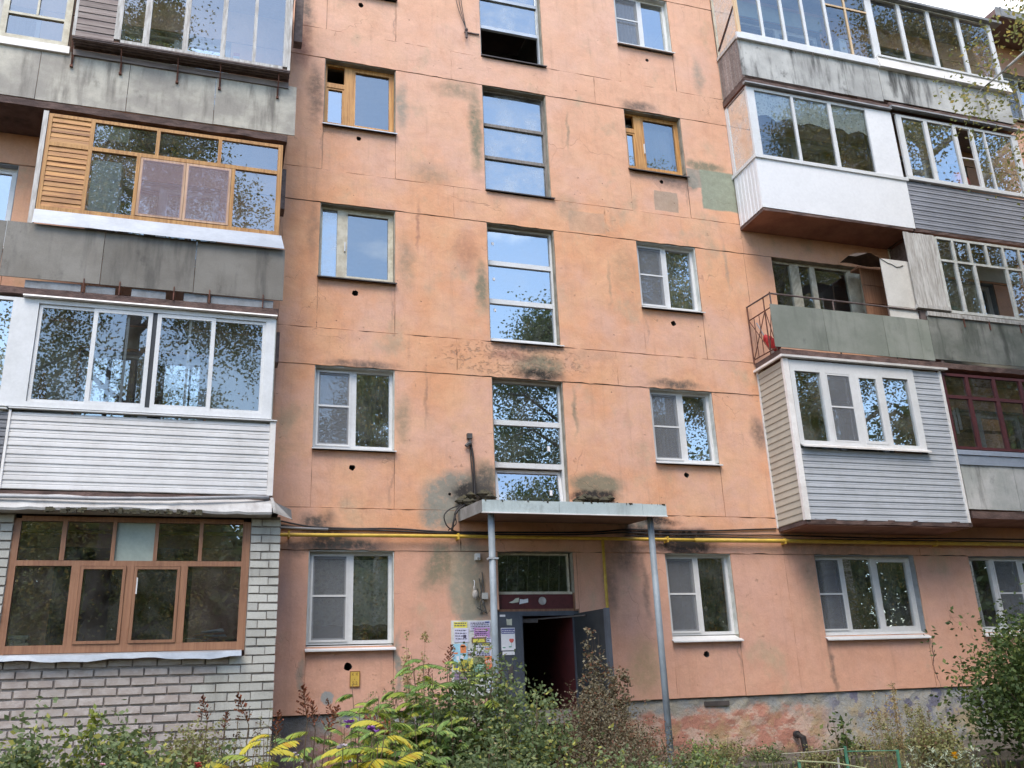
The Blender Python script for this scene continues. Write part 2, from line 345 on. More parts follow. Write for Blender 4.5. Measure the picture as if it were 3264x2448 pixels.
def lace_mat(name):
    t = NT(name); tr = t.n('ShaderNodeBsdfTransparent'); df = t.n('ShaderNodeBsdfDiffuse'); df.inputs[0].default_value = (.88,.88,.80,1)
    v = t.n('ShaderNodeTexVoronoi'); v.inputs['Scale'].default_value = 17; t.l(t.map((1,.2,1.2)), v.inputs['Vector'])
    w = t.ramp(t.noise(7, 4, .6), .4, .6)
    f = t.math('ADD', t.math('MULTIPLY', t.ramp(v.outputs['Distance'], .25, .5), .35), t.math('ADD', t.math('MULTIPLY', w, .3), .55))
    m = t.n('ShaderNodeMixShader'); t.l(f, m.inputs[0])
    t.l(tr.outputs[0], m.inputs[1]); t.l(df.outputs[0], m.inputs[2]); t.l(m.outputs[0], t.out.inputs['Surface']); return t.m
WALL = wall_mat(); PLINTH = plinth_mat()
REVEAL = simple('reveal_plaster', (.36,.33,.27), (.22,.2,.16), .9, 5)
REVEALW = simple('reveal_white', (.62,.62,.58), (.45,.46,.43), .8, 5)
GROUT = simple('joint_grime', (.58,.32,.20), (.22,.125,.085), .95, 1.3, lo=.42, hi=.6)
PVC = simple('white_pvc', (.68,.68,.675), (.62,.62,.61), .35, 3, bump=.03, spec=.5, orand=.02)
CREAM = simple('old_cream_paint', (.60,.56,.45), (.44,.39,.29), .6, 7, bump=.25)
GREYW = simple('weathered_white_wood', (.55,.53,.50), (.33,.30,.27), .7, 7, (4,4,.5), bump=.4)
VARN = wood('varnished_pine', (.56,.30,.10,1), (.34,.15,.045,1), 'z', .45, .25)
VARNX = wood('varnished_pine_slats', (.50,.25,.075,1), (.26,.095,.03,1), 'x', .5, .45)
BROWNF = wood('red_brown_painted_wood', (.30,.155,.088,1), (.21,.10,.058,1), 'z', .5, .3)
MAROON = simple('maroon_paint', (.105,.024,.024), (.07,.018,.018), .5, 6)
GREYWOODX = wood('grey_weathered_boards', (.30,.25,.225,1), (.17,.13,.12,1), 'x', .8, .4)
ORANGEW = wood('orange_stained_wood', (.66,.50,.32,1), (.52,.33,.17,1), 'z', .55, .3)
DARKMET = simple('dark_sill_metal', (.10,.085,.08), (.055,.048,.045), .5, 5)
PLATE = simple('dull_tin_plate', (.24,.26,.28), (.15,.155,.16), .6, 5, bump=.15)
GALV = simple('galvanised_sheet', (.50,.53,.56), (.38,.41,.44), .38, 2.5, (1,1,2), bump=.08, metallic=.35, spec=.5)
BLUEMET = simple('pale_blue_flashing', (.30,.335,.39), (.24,.27,.32), .42, 2, (1,1,2), bump=.1, metallic=.2)
WHITEMET = simple('white_sheet_metal', (.74,.735,.74), (.71,.705,.71), .4, 2, bump=.05)
TRIMW = simple('white_trim', (.80,.77,.74), (.66,.62,.58), .5, 3, bump=.05)
SIDEW = simple('white_vinyl_siding', (.64,.63,.62), (.55,.535,.52), .45, 1.2, (1,1,1), bump=.03, orand=.03)
SIDEB = simple('blue_grey_vinyl_siding', (.44,.46,.49), (.38,.395,.415), .5, 1.2, bump=.03, orand=.03)
SIDEB_BOUNCE = simple('bounce_warmed_vinyl_siding', (.43,.40,.33), (.37,.34,.28), .5, 1.2, bump=.03, orand=.03)  # same siding as the front, warm bounce off the wall put into its colour
SIDEL = simple('lilac_grey_siding', (.30,.305,.34), (.245,.25,.28), .5, 1.2, bump=.03, orand=.04)
SIDED = simple('dark_grey_siding', (.16,.165,.18), (.12,.12,.13), .5, 1.2, bump=.03)
SLABC = simple('rusty_slab_concrete', (.15,.095,.08), (.07,.045,.04), .9, 4, (1,1,2), bump=.6, bscale=18, dist=.02)
SOFFIT = simple('soffit_red_brown', (.34,.17,.12), (.22,.105,.075), .9, 2, bump=.3)
APRON = simple('earthy_apron', (.13,.115,.095), (.07,.06,.048), .95, 3, bump=.6, bscale=20, dist=.015)
REVEALG = simple('reveal_blue_grey', (.27,.29,.31), (.2,.21,.22), .8, 4)
STAIRF = simple('stair_frame_grey', (.26,.235,.215), (.16,.14,.125), .7, 7, (4,4,1), bump=.3)
CONC = simple('concrete_grey', (.33,.32,.30), (.2,.19,.175), .9, 3, bump=.4, bscale=25, dist=.01)
RUST = simple('rusty_iron', (.17,.07,.045), (.08,.035,.025), .85, 12, bump=.3)
RUSTG = simple('grey_brown_iron', (.16,.12,.11), (.09,.065,.06), .8, 12, bump=.3)
SHEET5L = slab_sheet('asbestos_light', (.30,.275,.24,1), (.50,.465,.39,1), (.13,.115,.10,1), .8)
SHEET4L = slab_sheet('asbestos_dark', (.185,.17,.148,1), (.235,.22,.195,1), (.08,.075,.068,1), .65)
SHEET5R = slab_sheet('asbestos_sooty', (.35,.345,.33,1), (.48,.475,.45,1), (.06,.058,.055,1), .95)
SHEET3R = slab_sheet('asbestos_greenish', (.205,.22,.185,1), (.26,.27,.235,1), (.11,.12,.10,1), .5)
SHEET3RR = slab_sheet('asbestos_mossy', (.17,.18,.155,1), (.30,.30,.27,1), (.06,.065,.055,1), .75)
SHEET2RR = slab_sheet('asbestos_bleached', (.33,.34,.32,1), (.48,.47,.45,1), (.11,.11,.10,1), .7)
BRICKM = slab_sheet('silicate_brick', (.44,.43,.385,1), (.51,.50,.455,1), (.28,.265,.235,1), .55)
def brick_wash():
    t = NT('brick_with_faded_wash')
    c = t.mix(t.rand(0, 1), (.44,.38,.34,1), (.36,.305,.275,1))
    edge = t.ramp(t.noise(6, 6, .66, t.map((1,1,1.4))), .42, .60)
    c = t.mix(t.math('MULTIPLY', edge, .8), c, (.50,.45,.42,1))
    dk = t.ramp(t.noise(2.2, 4, .6), .55, .75)
    c = t.mix(t.math('MULTIPLY', dk, .45), c, (.27,.215,.2,1))
    c = t.val(c, t.rand(.86, 1.1))
    t.bsdf(c, .9, t.bump(t.noise(28, 5, .65), .5, .008), spec=.2); return t.m
BRICKW = brick_wash()
MORTAR = simple('mortar', (.34,.305,.28), (.24,.215,.20), .95, 7, bump=.5, bscale=30, dist=.01)
GLASS = glass('window_glass', wav=.0015)
GLASSO = glass('old_wavy_glass', base=.17, boost=1.7, wav=.007, dirt=.03)
GLASSD = glass('dusty_stair_glass', tint=(.5,.55,.6), base=.30, boost=1.6, wav=.01, dirt=.20, rough=.05)
GLASSM = simple('milky_green_pane', (.36,.41,.36), (.30,.35,.31), .25, 3, bump=.02, spec=.5)
GLASSB = glass('balcony_glass', tint=(.93,.95,.93), base=.10, boost=1.6, wav=.002, dirt=.03)
FILMP = net_mat('pinkish_film', (.40,.31,.34), .45); FILMS = net_mat('mauve_side_film', (.42,.36,.38), .8)
GLASSG = glass('greenish_side_glass', tint=(.6,.7,.66), base=.15, boost=1.2, dirt=.35, rough=.05)
NET = net_mat('mosquito_net', (.22,.23,.25), .55)
LACE = lace_mat('white_lace')
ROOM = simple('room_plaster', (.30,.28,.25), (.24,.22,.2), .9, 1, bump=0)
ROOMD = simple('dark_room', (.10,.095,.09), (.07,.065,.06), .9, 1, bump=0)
CREAMWALL = simple('cream_loggia_lining', (.64,.61,.50), (.55,.52,.43), .8, 1.5, bump=.05)
STEEL = simple('blue_grey_steel_door', (.075,.086,.108), (.06,.066,.08), .42, 4, bump=.05, spec=.5)
STEELD = simple('dark_steel', (.034,.037,.04), (.025,.027,.03), .45, 4, bump=.05)
POSTG = simple('grey_blue_post_paint', (.27,.31,.34), (.20,.23,.25), .5, 5, (1,1,.6), bump=.1)
GASY = simple('yellow_gas_paint', (.62,.42,.06), (.46,.29,.05), .5, 9, (.5,1,1), bump=.15)
CABLE = simple('black_cable', (.025,.022,.022), (.04,.033,.03), .6, 12, bump=.1)
GALVTUBE = simple('grey_plastic_conduit', (.33,.33,.34), (.25,.25,.26), .4, 4, bump=.05)
CANF = slab_sheet('canopy_fascia_paint', (.40,.46,.46,1), (.47,.53,.52,1), (.24,.27,.26,1), .55)
CANS = simple('canopy_soffit', (.23,.135,.09), (.15,.085,.06), .9, 2.5, (1,3,1), bump=.3)
MOSS = simple('roof_debris_moss', (.045,.04,.03), (.09,.08,.045), .95, 10, bump=.8, bscale=30, dist=.02)
EAVE = simple('eave_brown', (.20,.12,.10), (.14,.085,.075), .8, 2, bump=.1)
ROOFG = simple('roof_edge_grey', (.30,.30,.30), (.2,.2,.2), .5, 3)
SOIL = simple('dark_soil', (.075,.06,.042), (.045,.038,.026), .95, 3, bump=.7, bscale=14, dist=.03)
PAPERW = simple('white_paper', (.74,.74,.76), (.68,.68,.7), .8, 3, bump=.05, orand=.04)
# ------------------------------------------------------------------ ground
def ground_z(x, y):
    z = -.28 - .035*max(0, min(-y, 11))
    return z
def make_ground():
    xs = np.concatenate([[-300,-120,-40], np.arange(-14, 26.1, .5), [60,150,320]])
    ys = np.concatenate([[-320,-150,-60,-30], np.arange(-16, 0.6, .4), [12,60,320]])
    vs = []; fs = []
    for j, y in enumerate(ys):
        for i, x in enumerate(xs):
            n = .03*math.sin(x*2.1+y*1.3)+.025*math.sin(x*.7-y*2.7) if -16 < y < .4 and -14 < x < 26 else 0
            vs.append((x, y, ground_z(x, y)+n))
    k = len(xs)
    for j in range(len(ys)-1):
        for i in range(k-1): fs.append((j*k+i, j*k+i+1, (j+1)*k+i+1, (j+1)*k+i))
    mb = MB().add(vs, fs)
    o = build('ground', mb, SOIL, smooth=True); o['kind'] = 'structure'
    p = MB(); p.prism([(-.02,-.16),(-.95,-.23),(-.95,-.6),(-.02,-.6)], 'x', 1.02, 3.4)
    p.prism([(-.02,-.16),(-.95,-.23),(-.95,-.6),(-.02,-.6)], 'x', 6.4, 20)
    o = build('apron_pavement', p, APRON); o['kind'] = 'structure'
    p = MB().box(3.5, 6.3, -2.2, -.02, -.6, -.15)
    o = build('entrance_path', p, CONC); o['kind'] = 'structure'
make_ground()
# ------------------------------------------------------------------ the house
HOUSE = thing('apartment_building', 'five storey salmon rendered apartment house with mismatched glazed balconies', 'building', (7.5, 4, -.3))
B = HOUSE
XA, XB = -9.0, 24.0
OPEN = [(-4.6,-3.08),(-1.95,-.25),(1.294,2.513),(4.088,5.305),(6.887,8.079),(9.70,11.75),(12.95,15.0),(16.6,17.8),(20,21.3)]
def edge(a, b, step=.22, amp=.004):
    n = max(1, int(round((Vector(b)-Vector(a)).length/step))); out = []
    for i in range(n):
        t = i/n; out.append((a[0]+(b[0]-a[0])*t + (U(-amp, amp) if i else 0), a[1]+(b[1]-a[1])*t + (U(-amp, amp) if i else 0)))
    return out
def wall_panel(x0, x1, z0, z1, y=0.0, holes=(), gap=.009, amp=.003, thick=.3, mats=None, name='wall_panel', step=.22):
    """a facade block: slightly uneven face, recessed joint all round, holes open into the wall"""
    g = gap*.72; h = gap*.30
    pts = []
    for a, b in (((x0+h,z0+g),(x1-h,z0+g)),((x1-h,z0+g),(x1-h,z1-g)),((x1-h,z1-g),(x0+h,z1-g)),((x0+h,z1-g),(x0+h,z0+g))): pts += edge(a, b, step, amp)
    bm = bmesh.new()
    front = [bm.verts.new((p[0], y, p[1])) for p in pts]
    back = [bm.verts.new((p[0], y+.011, p[1])) for p in pts]
    n = len(pts)
    def rectpt(p):
        return (x0 if p[0] < x0+2*g else x1 if p[0] > x1-2*g else p[0], z0 if p[1] < z0+2*g else z1 if p[1] > z1-2*g else p[1])
    led = [bm.verts.new((rectpt(p)[0], y+.011, rectpt(p)[1])) for p in pts]
    bk = [bm.verts.new((rectpt(p)[0], y+thick, rectpt(p)[1])) for p in pts]
    for i in range(n):
        j = (i+1) % n
        for a, b, mi in ((front, back, 1), (back, led, 1), (led, bk, 2)):
            try: f = bm.faces.new((a[i], a[j], b[j], b[i])); f.material_index = mi
            except ValueError: pass
    es = [bm.edges.get((front[i], front[(i+1) % n])) for i in range(n)]
    for (hx, hz, hr) in holes:
        k = 14; ph = [(hx+hr*U(.86,1.15)*math.cos(2*math.pi*i/k), hz+hr*U(.86,1.15)*math.sin(2*math.pi*i/k)) for i in range(k)]
        hv = [bm.verts.new((p[0], y, p[1])) for p in ph]; hb = [bm.verts.new((p[0], y+.24, p[1])) for p in ph]
        for i in range(k):
            es.append(bm.edges.new((hv[i], hv[(i+1) % k]))); f = bm.faces.new((hv[i], hv[(i+1) % k], hb[(i+1) % k], hb[i])); f.material_index = 3
        f = bm.faces.new(hb); f.material_index = 3
    res = bmesh.ops.triangle_fill(bm, use_beauty=True, edges=es)
    for gm in res['geom']:
        if isinstance(gm, bmesh.types.BMFace): gm.material_index = 0
    bmesh.ops.recalc_face_normals(bm, faces=bm.faces)
    w = WL[B.name]
    bmesh.ops.translate(bm, verts=bm.verts, vec=-w)
    me = bpy.data.meshes.new(name); bm.to_mesh(me); bm.free()
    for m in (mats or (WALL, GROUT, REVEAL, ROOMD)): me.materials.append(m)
    o = link(name, me, B); WL[o.name] = w
    return o
FL = 2.8
def zt(k): return 2.909+FL*k             # underside of the lintel band of storey k
def zb(k): return .70 if k == 0 else .718+FL*k
SILL = 1.583
for k in range(5):
    z0, z1 = zb(k), zt(k)
    bx = [XA] + [.72+2.795*i for i in range(-3, 9)] + [XB]
    top = .718+FL*(k+1)
    for a, b in zip(bx, bx[1:]):
        if b-a > .3: wall_panel(a, b, z1, top, y=-.007, gap=.007, amp=.010 if k in (0,1) else .008, thick=.33, step=.13)
    cur = XA
    for (a, b) in OPEN:
        pier0 = cur
        segs = [(pier0, a)]
        if k == 0 and a == 4.088: segs = [(pier0, 4.045)]
        if cur == 5.305 and k == 0: segs = [(5.36, a)]
        for s0, s1 in segs:
            cuts = [s0, s1]
            if s1 > 9.1 > s0+.5: cuts = [s0, 9.1, s1]
            if s0 < .72 < s1-.3: cuts = [s0, .72, s1]
            for c0, c1 in zip(cuts, cuts[1:]):
                hs = [(3.36, 3.77, .022)] if k == 1 and c0 == 2.513 else ()
                wall_panel(c0, c1, z0, z1, holes=hs, y=U(-.003, .003))
        zs = SILL+FL*k
        if a != 4.088:
            hs = ()
            if a == 1.294: hs = [(1.86+U(-.01,.04), [1.31,4.13,6.96,9.81,12.58][k], [.054,.045,.05,.042,.048][k])]
            if a == 6.887: hs = [([7.46,7.43,7.48,7.54,7.50][k], [1.34,4.21,6.95,9.82,12.55][k], [.05,.043,.047,.04,.038][k])]
            wall_panel(a, b, z0, zs, y=.010, holes=hs, gap=.012)
        cur = b
    wall_panel(cur, XB, z0, z1)
# attic course, roof slab with eave
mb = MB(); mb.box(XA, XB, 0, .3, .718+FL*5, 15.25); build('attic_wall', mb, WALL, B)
mb = MB(); mb.box(XA, 15.9, 0, 9, 15.25, 15.4); mb.box(15.9, XB, -.86, 9, 14.86, 15.0); build('roof', mb, [EAVE], B)
mb = MB(); mb.prism([(-.90,14.80),(-.86,14.80),(-.86,15.03),(-.90,15.03)], 'x', 15.9, XB)
for i in range(6): mb.box(16+i*1.3, 16.03+i*1.3, -.93, -.895, 14.78, 15.04)
build('gutter', mb, ROOFG, B)
# plinth
def plinth_seg(x0, x1):
    mb = MB(); n = max(2, int((x1-x0)/.18)); zs = [-.7,-.25,-.05,.1,.25,.4,.55,.69]
    idx = lambda i, j: i*len(zs)+j
    vs = [(x0+(x1-x0)*i/n, .045+U(-.012,.012)-(.02 if j < 2 else 0), z+(U(-.012,.01) if j == len(zs)-1 else 0)) for i in range(n+1) for j, z in enumerate(zs)]
    fs = [(idx(i,j), idx(i+1,j), idx(i+1,j+1), idx(i,j+1)) for i in range(n) for j in range(len(zs)-1)]
    mb.add(vs, fs); mb.box(x0, x1, .06, .3, -.7, .695)
    build('plinth', mb, PLINTH, B)
for a, b in ((XA,1.02),(1.02,4.03),(5.42,9.1),(9.1,11.9),(11.9,XB)): plinth_seg(a, b)
# low basement vent slot, a loose skirting slab and a stub pipe in the plinth
mb = MB().box(7.35, 7.78, .024, .05, .575, .645); build('cellar_vent', mb, DARKMET, B)
# rooms behind the windows: floors, back wall, cross walls
mb = MB(); mb.box(XA, XB, 3.2, 3.3, -.3, 14.8, 0)
for k in range(5): mb.box(XA, XB, .34, 3.2, .43+FL*k, .62+FL*k, 0)
for x in (-6.5,-2.5,.72,3.3,6.0,8.9,12.2,15.8,19,22):
    mb.box(x-.06, x+.06, .34, 3.2, -.3, 14.8, 0)
mb.box(XA-.02, XA, .0, 9, -.3, 15); mb.box(XB, XB+.02, 0, 9, -.3, 15); mb.box(XA, XB, 8.9, 9, -.3, 15)
build('interior', mb, ROOM, B)

# ------------------------------------------------------------------ windows
def pane(parent, x0, x1, z0, z1, y, m=GLASS, tilt=.009, name='pane'):
    ax, az, t = U(-tilt, tilt), U(-tilt, tilt), .005
    def yy(x, z): return y + ax*(x-(x0+x1)/2) + az*(z-(z0+z1)/2)
    P4 = [(x0,z0),(x1,z0),(x1,z1),(x0,z1)]
    mb = MB().add([(x, yy(x,z), z) for x, z in P4], [(0,1,2,3)])
    return build(name, mb, m, parent)
def sash(parent, x0, x1, z0, z1, y, m, w=.045, d=.05, name='sash', g=GLASS, midbar=None):
    mb = MB(); mb.box(x0, x0+w, y, y+d, z0, z1); mb.box(x1-w, x1, y, y+d, z0, z1); mb.box(x0+w, x1-w, y, y+d, z0, z0+w); mb.box(x0+w, x1-w, y, y+d, z1-w, z1)
    s = build(name, mb, m, parent)
    if g: pane(parent, x0+w-.003, x1-w+.003, z0+w-.003, z1-w+.003, y+d*.55, g)
    return s
def net(parent, x0, x1, z0, z1, y, zbar, m=PVC):
    w = .028
    mb = MB(); mb.box(x0, x0+w, y, y+.012, z0, z1); mb.box(x1-w, x1, y, y+.012, z0, z1); mb.box(x0+w, x1-w, y, y+.012, z0, z0+w); mb.box(x0+w, x1-w, y, y+.012, z1-w, z1)
    mb.box(x0+w, x1-w, y-.002, y+.014, zbar-.014, zbar+.014)
    build('net_frame', mb, m, parent)
    build('mosquito_net', MB().add([(x0+w,y+.006,z0+w),(x1-w,y+.006,z0+w),(x1-w,y+.006,z1-w),(x0+w,y+.006,z1-w)], [(0,1,2,3)]), NET, parent)
def sill(parent, x0, x1, z0, z1, m, y0=-.075, y1=.13):
    mb = MB(); mb.prism([(y1,z1),(y0,z0+.018),(y0,z0),(y0+.012,z0),(y0+.012,z0+.012),(y1,z1-.012)], 'x', x0, x1)
    build('sill', mb, m, parent)
def liner(parent, x0, x1, z0, z1, m, y0=.02, y1=.13, w=.012):     # plastered reveal cheeks
    mb = MB(); mb.box(x1-w, x1+.002, y0, y1, z0, z1); mb.box(x0-.002, x0+w, y0, y1, z0, z1); mb.box(x0+w, x1-w, y0, y1, z1-w, z1+.002)
    build('reveal_liner', mb, m, parent)
def frame(x0, x1, z0, z1, y, m, mull=(), w=.05, d=.07, bars=(), label=None, name='window'):
    mb = MB(); mb.box(x0, x0+w, y, y+d, z0, z1); mb.box(x1-w, x1, y, y+d, z0, z1); mb.box(x0+w, x1-w, y, y+d, z0, z0+w); mb.box(x0+w, x1-w, y, y+d, z1-w, z1)
    for a, b in mull: mb.box(a, b, y-.002, y+d, z0+w, z1-w)
    for a, b, c, e in bars: mb.box(a, b, y-.001, y+d-.01, c, e)
    return build(name, mb, m, B, label)
Y = .12
def kitchen_pvc(x0, x1, k, mid, netbar, zlo, label, sm=PVC, sz=None, lin=REVEALW):
    z0, z1 = SILL+FL*k, zt(k)
    w = frame(x0+.012, x1-.012, zlo, z1-.005, Y, PVC, [mid], label=label)
    a = (x0+.062, mid[0]); b = (mid[1], x1-.062)
    sash(w, a[0]-.01, a[1]+.005, zlo+.04, z1-.05, Y+.012, PVC, .048)
    pane(w, b[0]-.004, b[1]+.004, zlo+.046, z1-.05, Y+.035)
    if netbar: net(w, a[0]-.012, a[1]+.002, zlo+.035, z1-.045, Y-.016, netbar)
    s = sz or (z0-.005, zlo+.01)
    sill(w, x0-.015, x1+.02, s[0], s[1], sm)
    liner(w, x0, x1, zlo, z1, lin)
    return w
wL1 = kitchen_pvc(1.294, 2.513, 0, (1.865,1.945), 2.28, 1.615, 'white window with lace curtain right of the brick balcony', sz=(1.515,1.60))
wL2 = kitchen_pvc(1.294, 2.513, 1, (1.855,1.94), 5.10, 4.44, 'white window with insect net on the second storey left column')
wR1 = kitchen_pvc(6.887, 8.085, 0, (7.455,7.53), 2.28, 1.64, 'white ground floor window right of the grey canopy post', sz=(1.525,1.63))
wR2 = kitchen_pvc(6.887, 8.079, 1, (7.46,7.56), 5.065, 4.45, 'white window with insect net above the canopy to its right')
wR3 = kitchen_pvc(6.887, 8.079, 2, (7.44,7.525), 7.90, 7.26, 'white window with a thick white sill on the third storey', sz=(7.175,7.262))
wR5 = kitchen_pvc(6.887, 8.079, 4, (7.46,7.54), 13.53, 12.86, 'white window at the top edge of the facade')
# old wooden ones
def wood_window(x0, x1, k, zlo, m, mull, small, vent, label, sm, lin=REVEAL, pm=None):
    z1 = zt(k)
    w = frame(x0+.01, x1-.01, zlo, z1-.005, Y, m, [mull], w=.042, label=label)
    lx = (x0+.052, mull[0])
    if vent:
        w2 = build('transom', MB().box(lx[0], lx[1], Y-.004, Y+.06, vent-.045, vent+.045), m, w)
        sash(w, lx[0]-.004, lx[1]+.004, zlo+.035, vent-.045, Y+.008, m, .035)
    else: pane(w, lx[0]-.004, lx[1]+.004, zlo+.03, z1-.04, Y+.03, pm or GLASSO)
    sash(w, mull[1]-.012, x1-.05, zlo+.035, z1-.045, Y+.006, m, .045, g=GLASSO)
    sill(w, x0-.02, x1+.02, SILL+FL*k-.03, zlo+.01, sm)
    liner(w, x0, x1, zlo, z1, lin)
    return w
wL4 = wood_window(1.294, 2.513, 3, 10.06, VARN, (1.64,1.80), None, 10.87, 'varnished wooden window with an open vent pane at the top left', GALV)
wL3 = wood_window(1.294, 2.513, 2, 7.22, CREAM, (1.585,1.72), None, None, 'old cream wooden window with a wide sky reflecting pane', DARKMET, pm=GLASSD)
wR4 = wood_window(6.887, 8.079, 3, 10.09, VARN, (7.13,7.30), None, 10.93, 'varnished wooden window beside the grey green wall patch', DARKMET)
# handle on the cream window and thermometer strips
build('handle', MB().box(1.70, 1.72, Y-.03, Y, 7.72, 7.88), PVC, wL3)
build('handle', MB().box(7.29, 7.305, Y-.03, Y, 10.45, 10.66), PVC, wR4)
wL5 = kitchen_pvc(1.294, 2.513, 4, (1.86,1.94), 13.53, 12.86, None, sm=DARKMET)
wK3 = [kitchen_pvc(16.6, 17.8, k, (17.2,17.28), 2.28+FL*k, 1.64+FL*k, None) for k in range(5)]
for k in range(5): kitchen_pvc(20, 21.3, k, (20.6,20.68), None, 1.64+FL*k, None)
# stair windows
SX0, SX1 = 4.088, 5.305
def stair(k, z0, z1, m, bars, panes, g, sm, label, barw=.04):
    w = frame(SX0+.005, SX1-.005, z0+.06, z1-.005, Y, m, w=.04, bars=[(SX0+.045, SX1-.045, b-barw, b+barw) for b in bars], label=label)
    zs = [z0+.10]+[b for b in bars]+[z1-.045]
    for i, (a, b) in enumerate(zip(zs, zs[1:])):
        if panes[i]: pane(w, SX0+.04, SX1-.04, a+(barw-.005 if i else 0), b-(barw-.005 if i < len(bars) else 0), Y+.035, g, .003)
    sill(w, SX0-.0, SX1+.05, z0-.02, z0+.065, sm, y0=-.06)
    liner(w, SX0, SX1, z0+.06, z1, REVEAL)
    return w
st5 = stair(4, 11.935, 14.109, GALV, [12.71,13.40], [0,1,1], GLASSD, DARKMET, 'stair window under the roof with its lowest pane missing', .035)
st4 = stair(3, 9.135, 11.309, STAIRF, [9.89,10.56], [1,1,1], GLASSD, DARKMET, 'stair window of three dusty panes in thin grey frames', .03)
st3 = stair(2, 6.335, 8.509, PVC, [7.105,7.815], [1,1,1], GLASS, PVC, 'white stair window of three clear panes reflecting sky', .042)
st2 = stair(1, 3.53, 5.709, PVC, [4.29,4.99], [0,1,1], GLASS, PVC, 'white stair window with its lowest sash tilted inward', .042)
# the tilted sash
mb = MB(); x0, x1, z0, z1 = SX0+.05, SX1-.05, 3.62, 4.235; hy = Y-.01; tl = math.tan(rad(9)); q = .05
def tq(x, z, dy=0): return (x, hy+dy+(z-z0)*tl, z)
for (a, b, c, d) in ((x0,x0+q,z0,z1),(x1-q,x1,z0,z1),(x0+q,x1-q,z0,z0+q),(x0+q,x1-q,z1-q,z1)):
    vs = [tq(a,c),tq(b,c),tq(b,d),tq(a,d),tq(a,c,.05),tq(b,c,.05),tq(b,d,.05),tq(a,d,.05)]
    mb.add(vs, [(0,1,2,3),(4,7,6,5),(0,4,5,1),(1,5,6,2),(2,6,7,3),(3,7,4,0)])
tsh = build('tilted_sash', mb, PVC, st2)
build('pane', MB().add([tq(x0+q,z0+q,.03),tq(x1-q,z0+q,.03),tq(x1-q,z1-q,.03),tq(x0+q,z1-q,.03)], [(0,1,2,3)]), GLASS, st2)
for (x, z) in ((5.03,4.55),(5.04,3.83)): build('window_sticker', MB().box(x, x+.045, Y+.02+(.02 if z < 4 else 0), Y+.024+(.02 if z < 4 else 0), z, z+.085), PAPERW, st2)
for i in range(7): build('grille_bar', MB().tube([(4.2+i*.165, .33, 4.3), (4.2+i*.165, .33, 5.6)], .008, 5), CREAM, st2)
for z in (8.22, 7.55, 6.98): build('window_sticker', MB().box(4.21, 4.25, Y+.028, Y+.031, z-.05, z), PAPERW, st3)
# stair hall glow-free interior: flights seen as pale slabs
for k in (1, 2, 3):
    mb = MB(); mb.box(3.4, 5.9, 1.2, 2.6, 4.9+FL*(k-1), 5.05+FL*(k-1)); build('stair_landing', mb, CONC, B)

# ground floor entrance: transom window, lintel board, steel door
tr = frame(SX0+.01, SX1-.03, 2.30, 2.905, Y, CREAM, w=.028, label='wide barred transom window over the entrance door')
pane(tr, SX0+.035, SX1-.055, 2.33, 2.88, Y+.03, GLASSO)
for i in range(6): build('grille_bar', MB().tube([(4.26+i*.17, Y+.06, 2.33), (4.30+i*.17, Y+.06, 2.88)], .006, 5), GREYW, tr)
build('ledge', MB().box(SX0+.0, SX1-.01, Y-.03, Y+.06, 2.285, 2.325), CREAM, tr)
wall_panel(4.045, 4.088, 2.05, zt(0)); wall_panel(5.305, 5.36, 2.05, zt(0))
mb = MB(); mb.box(4.05, 5.36, .09, .30, 2.06, 2.285)
build('lintel_board', mb, MAROON, B)
mb = MB(); mb.prism([(.02,2.30),(.09,2.30),(.09,2.03),(.02,2.03)], 'x', 5.30, 5.36)
mb.box(4.05, 5.30, .06, .092, 2.03, 2.065)
build('door_hood_edge', mb, BROWNF, B)
mb = MB(); mb.box(4.05, 4.41, .04, .10, -.2, 2.03); mb.box(4.41, 5.27, .04, .10, 1.965, 2.03); mb.box(5.27, 5.36, .04, .10, -.2, 2.03); mb.box(4.41, 4.45, .03, .12, -.2, 1.965)
DOOR = build('entrance_door', mb, STEEL, B, 'blue grey steel entrance door standing wide open')
ang = rad(101); hx, hy_ = 5.275, .03
def lf(u, t, z): return (hx - math.cos(ang)*u*1.0 + math.sin(ang)*t, hy_ - math.sin(ang)*u - math.cos(ang)*t, z)
def leafbox(mb, u0, u1, t0, t1, z0, z1, mi=0):
    return mb.add([lf(u0,t0,z0),lf(u1,t0,z0),lf(u1,t1,z0),lf(u0,t1,z0),lf(u0,t0,z1),lf(u1,t0,z1),lf(u1,t1,z1),lf(u0,t1,z1)],
       [(0,1,5,4),(1,2,6,5),(2,3,7,6),(3,0,4,7),(4,5,6,7),(3,2,1,0)], mi)
mb = MB(); leafbox(mb, 0, .86, 0, .045, -.13, 1.985)
leafbox(mb, .80, .875, -.006, .055, -.13, 1.99, 1)
build('door_leaf', mb, [STEELD, STEEL], DOOR)
mb = MB(); leafbox(mb, .66, .70, -.045, -.006, .86, .92); leafbox(mb, .66, .70, -.045, -.03, .86, 1.08); build('door_handle', mb, DARKMET, DOOR)
mb = MB(); mb.box(4.44, 4.72, .10, .16, 1.87, 1.93); mb.tube([(4.72,.12,1.92),(5.05,-.05,1.93),lf(.35,-.02,1.93)], .012, 6); build('door_closer', mb, DARKMET, DOOR)
mb = MB(); mb.box(4.205, 4.275, .022, .041, 1.05, 1.27); mb.box(4.215, 4.265, .018, .023, 1.19, 1.255); 
for i in range(3):
    for j in range(4): mb.box(4.217+i*.018, 4.229+i*.018, .018, .023, 1.08+j*.025, 1.096+j*.025)
build('intercom', mb, DARKMET, DOOR)
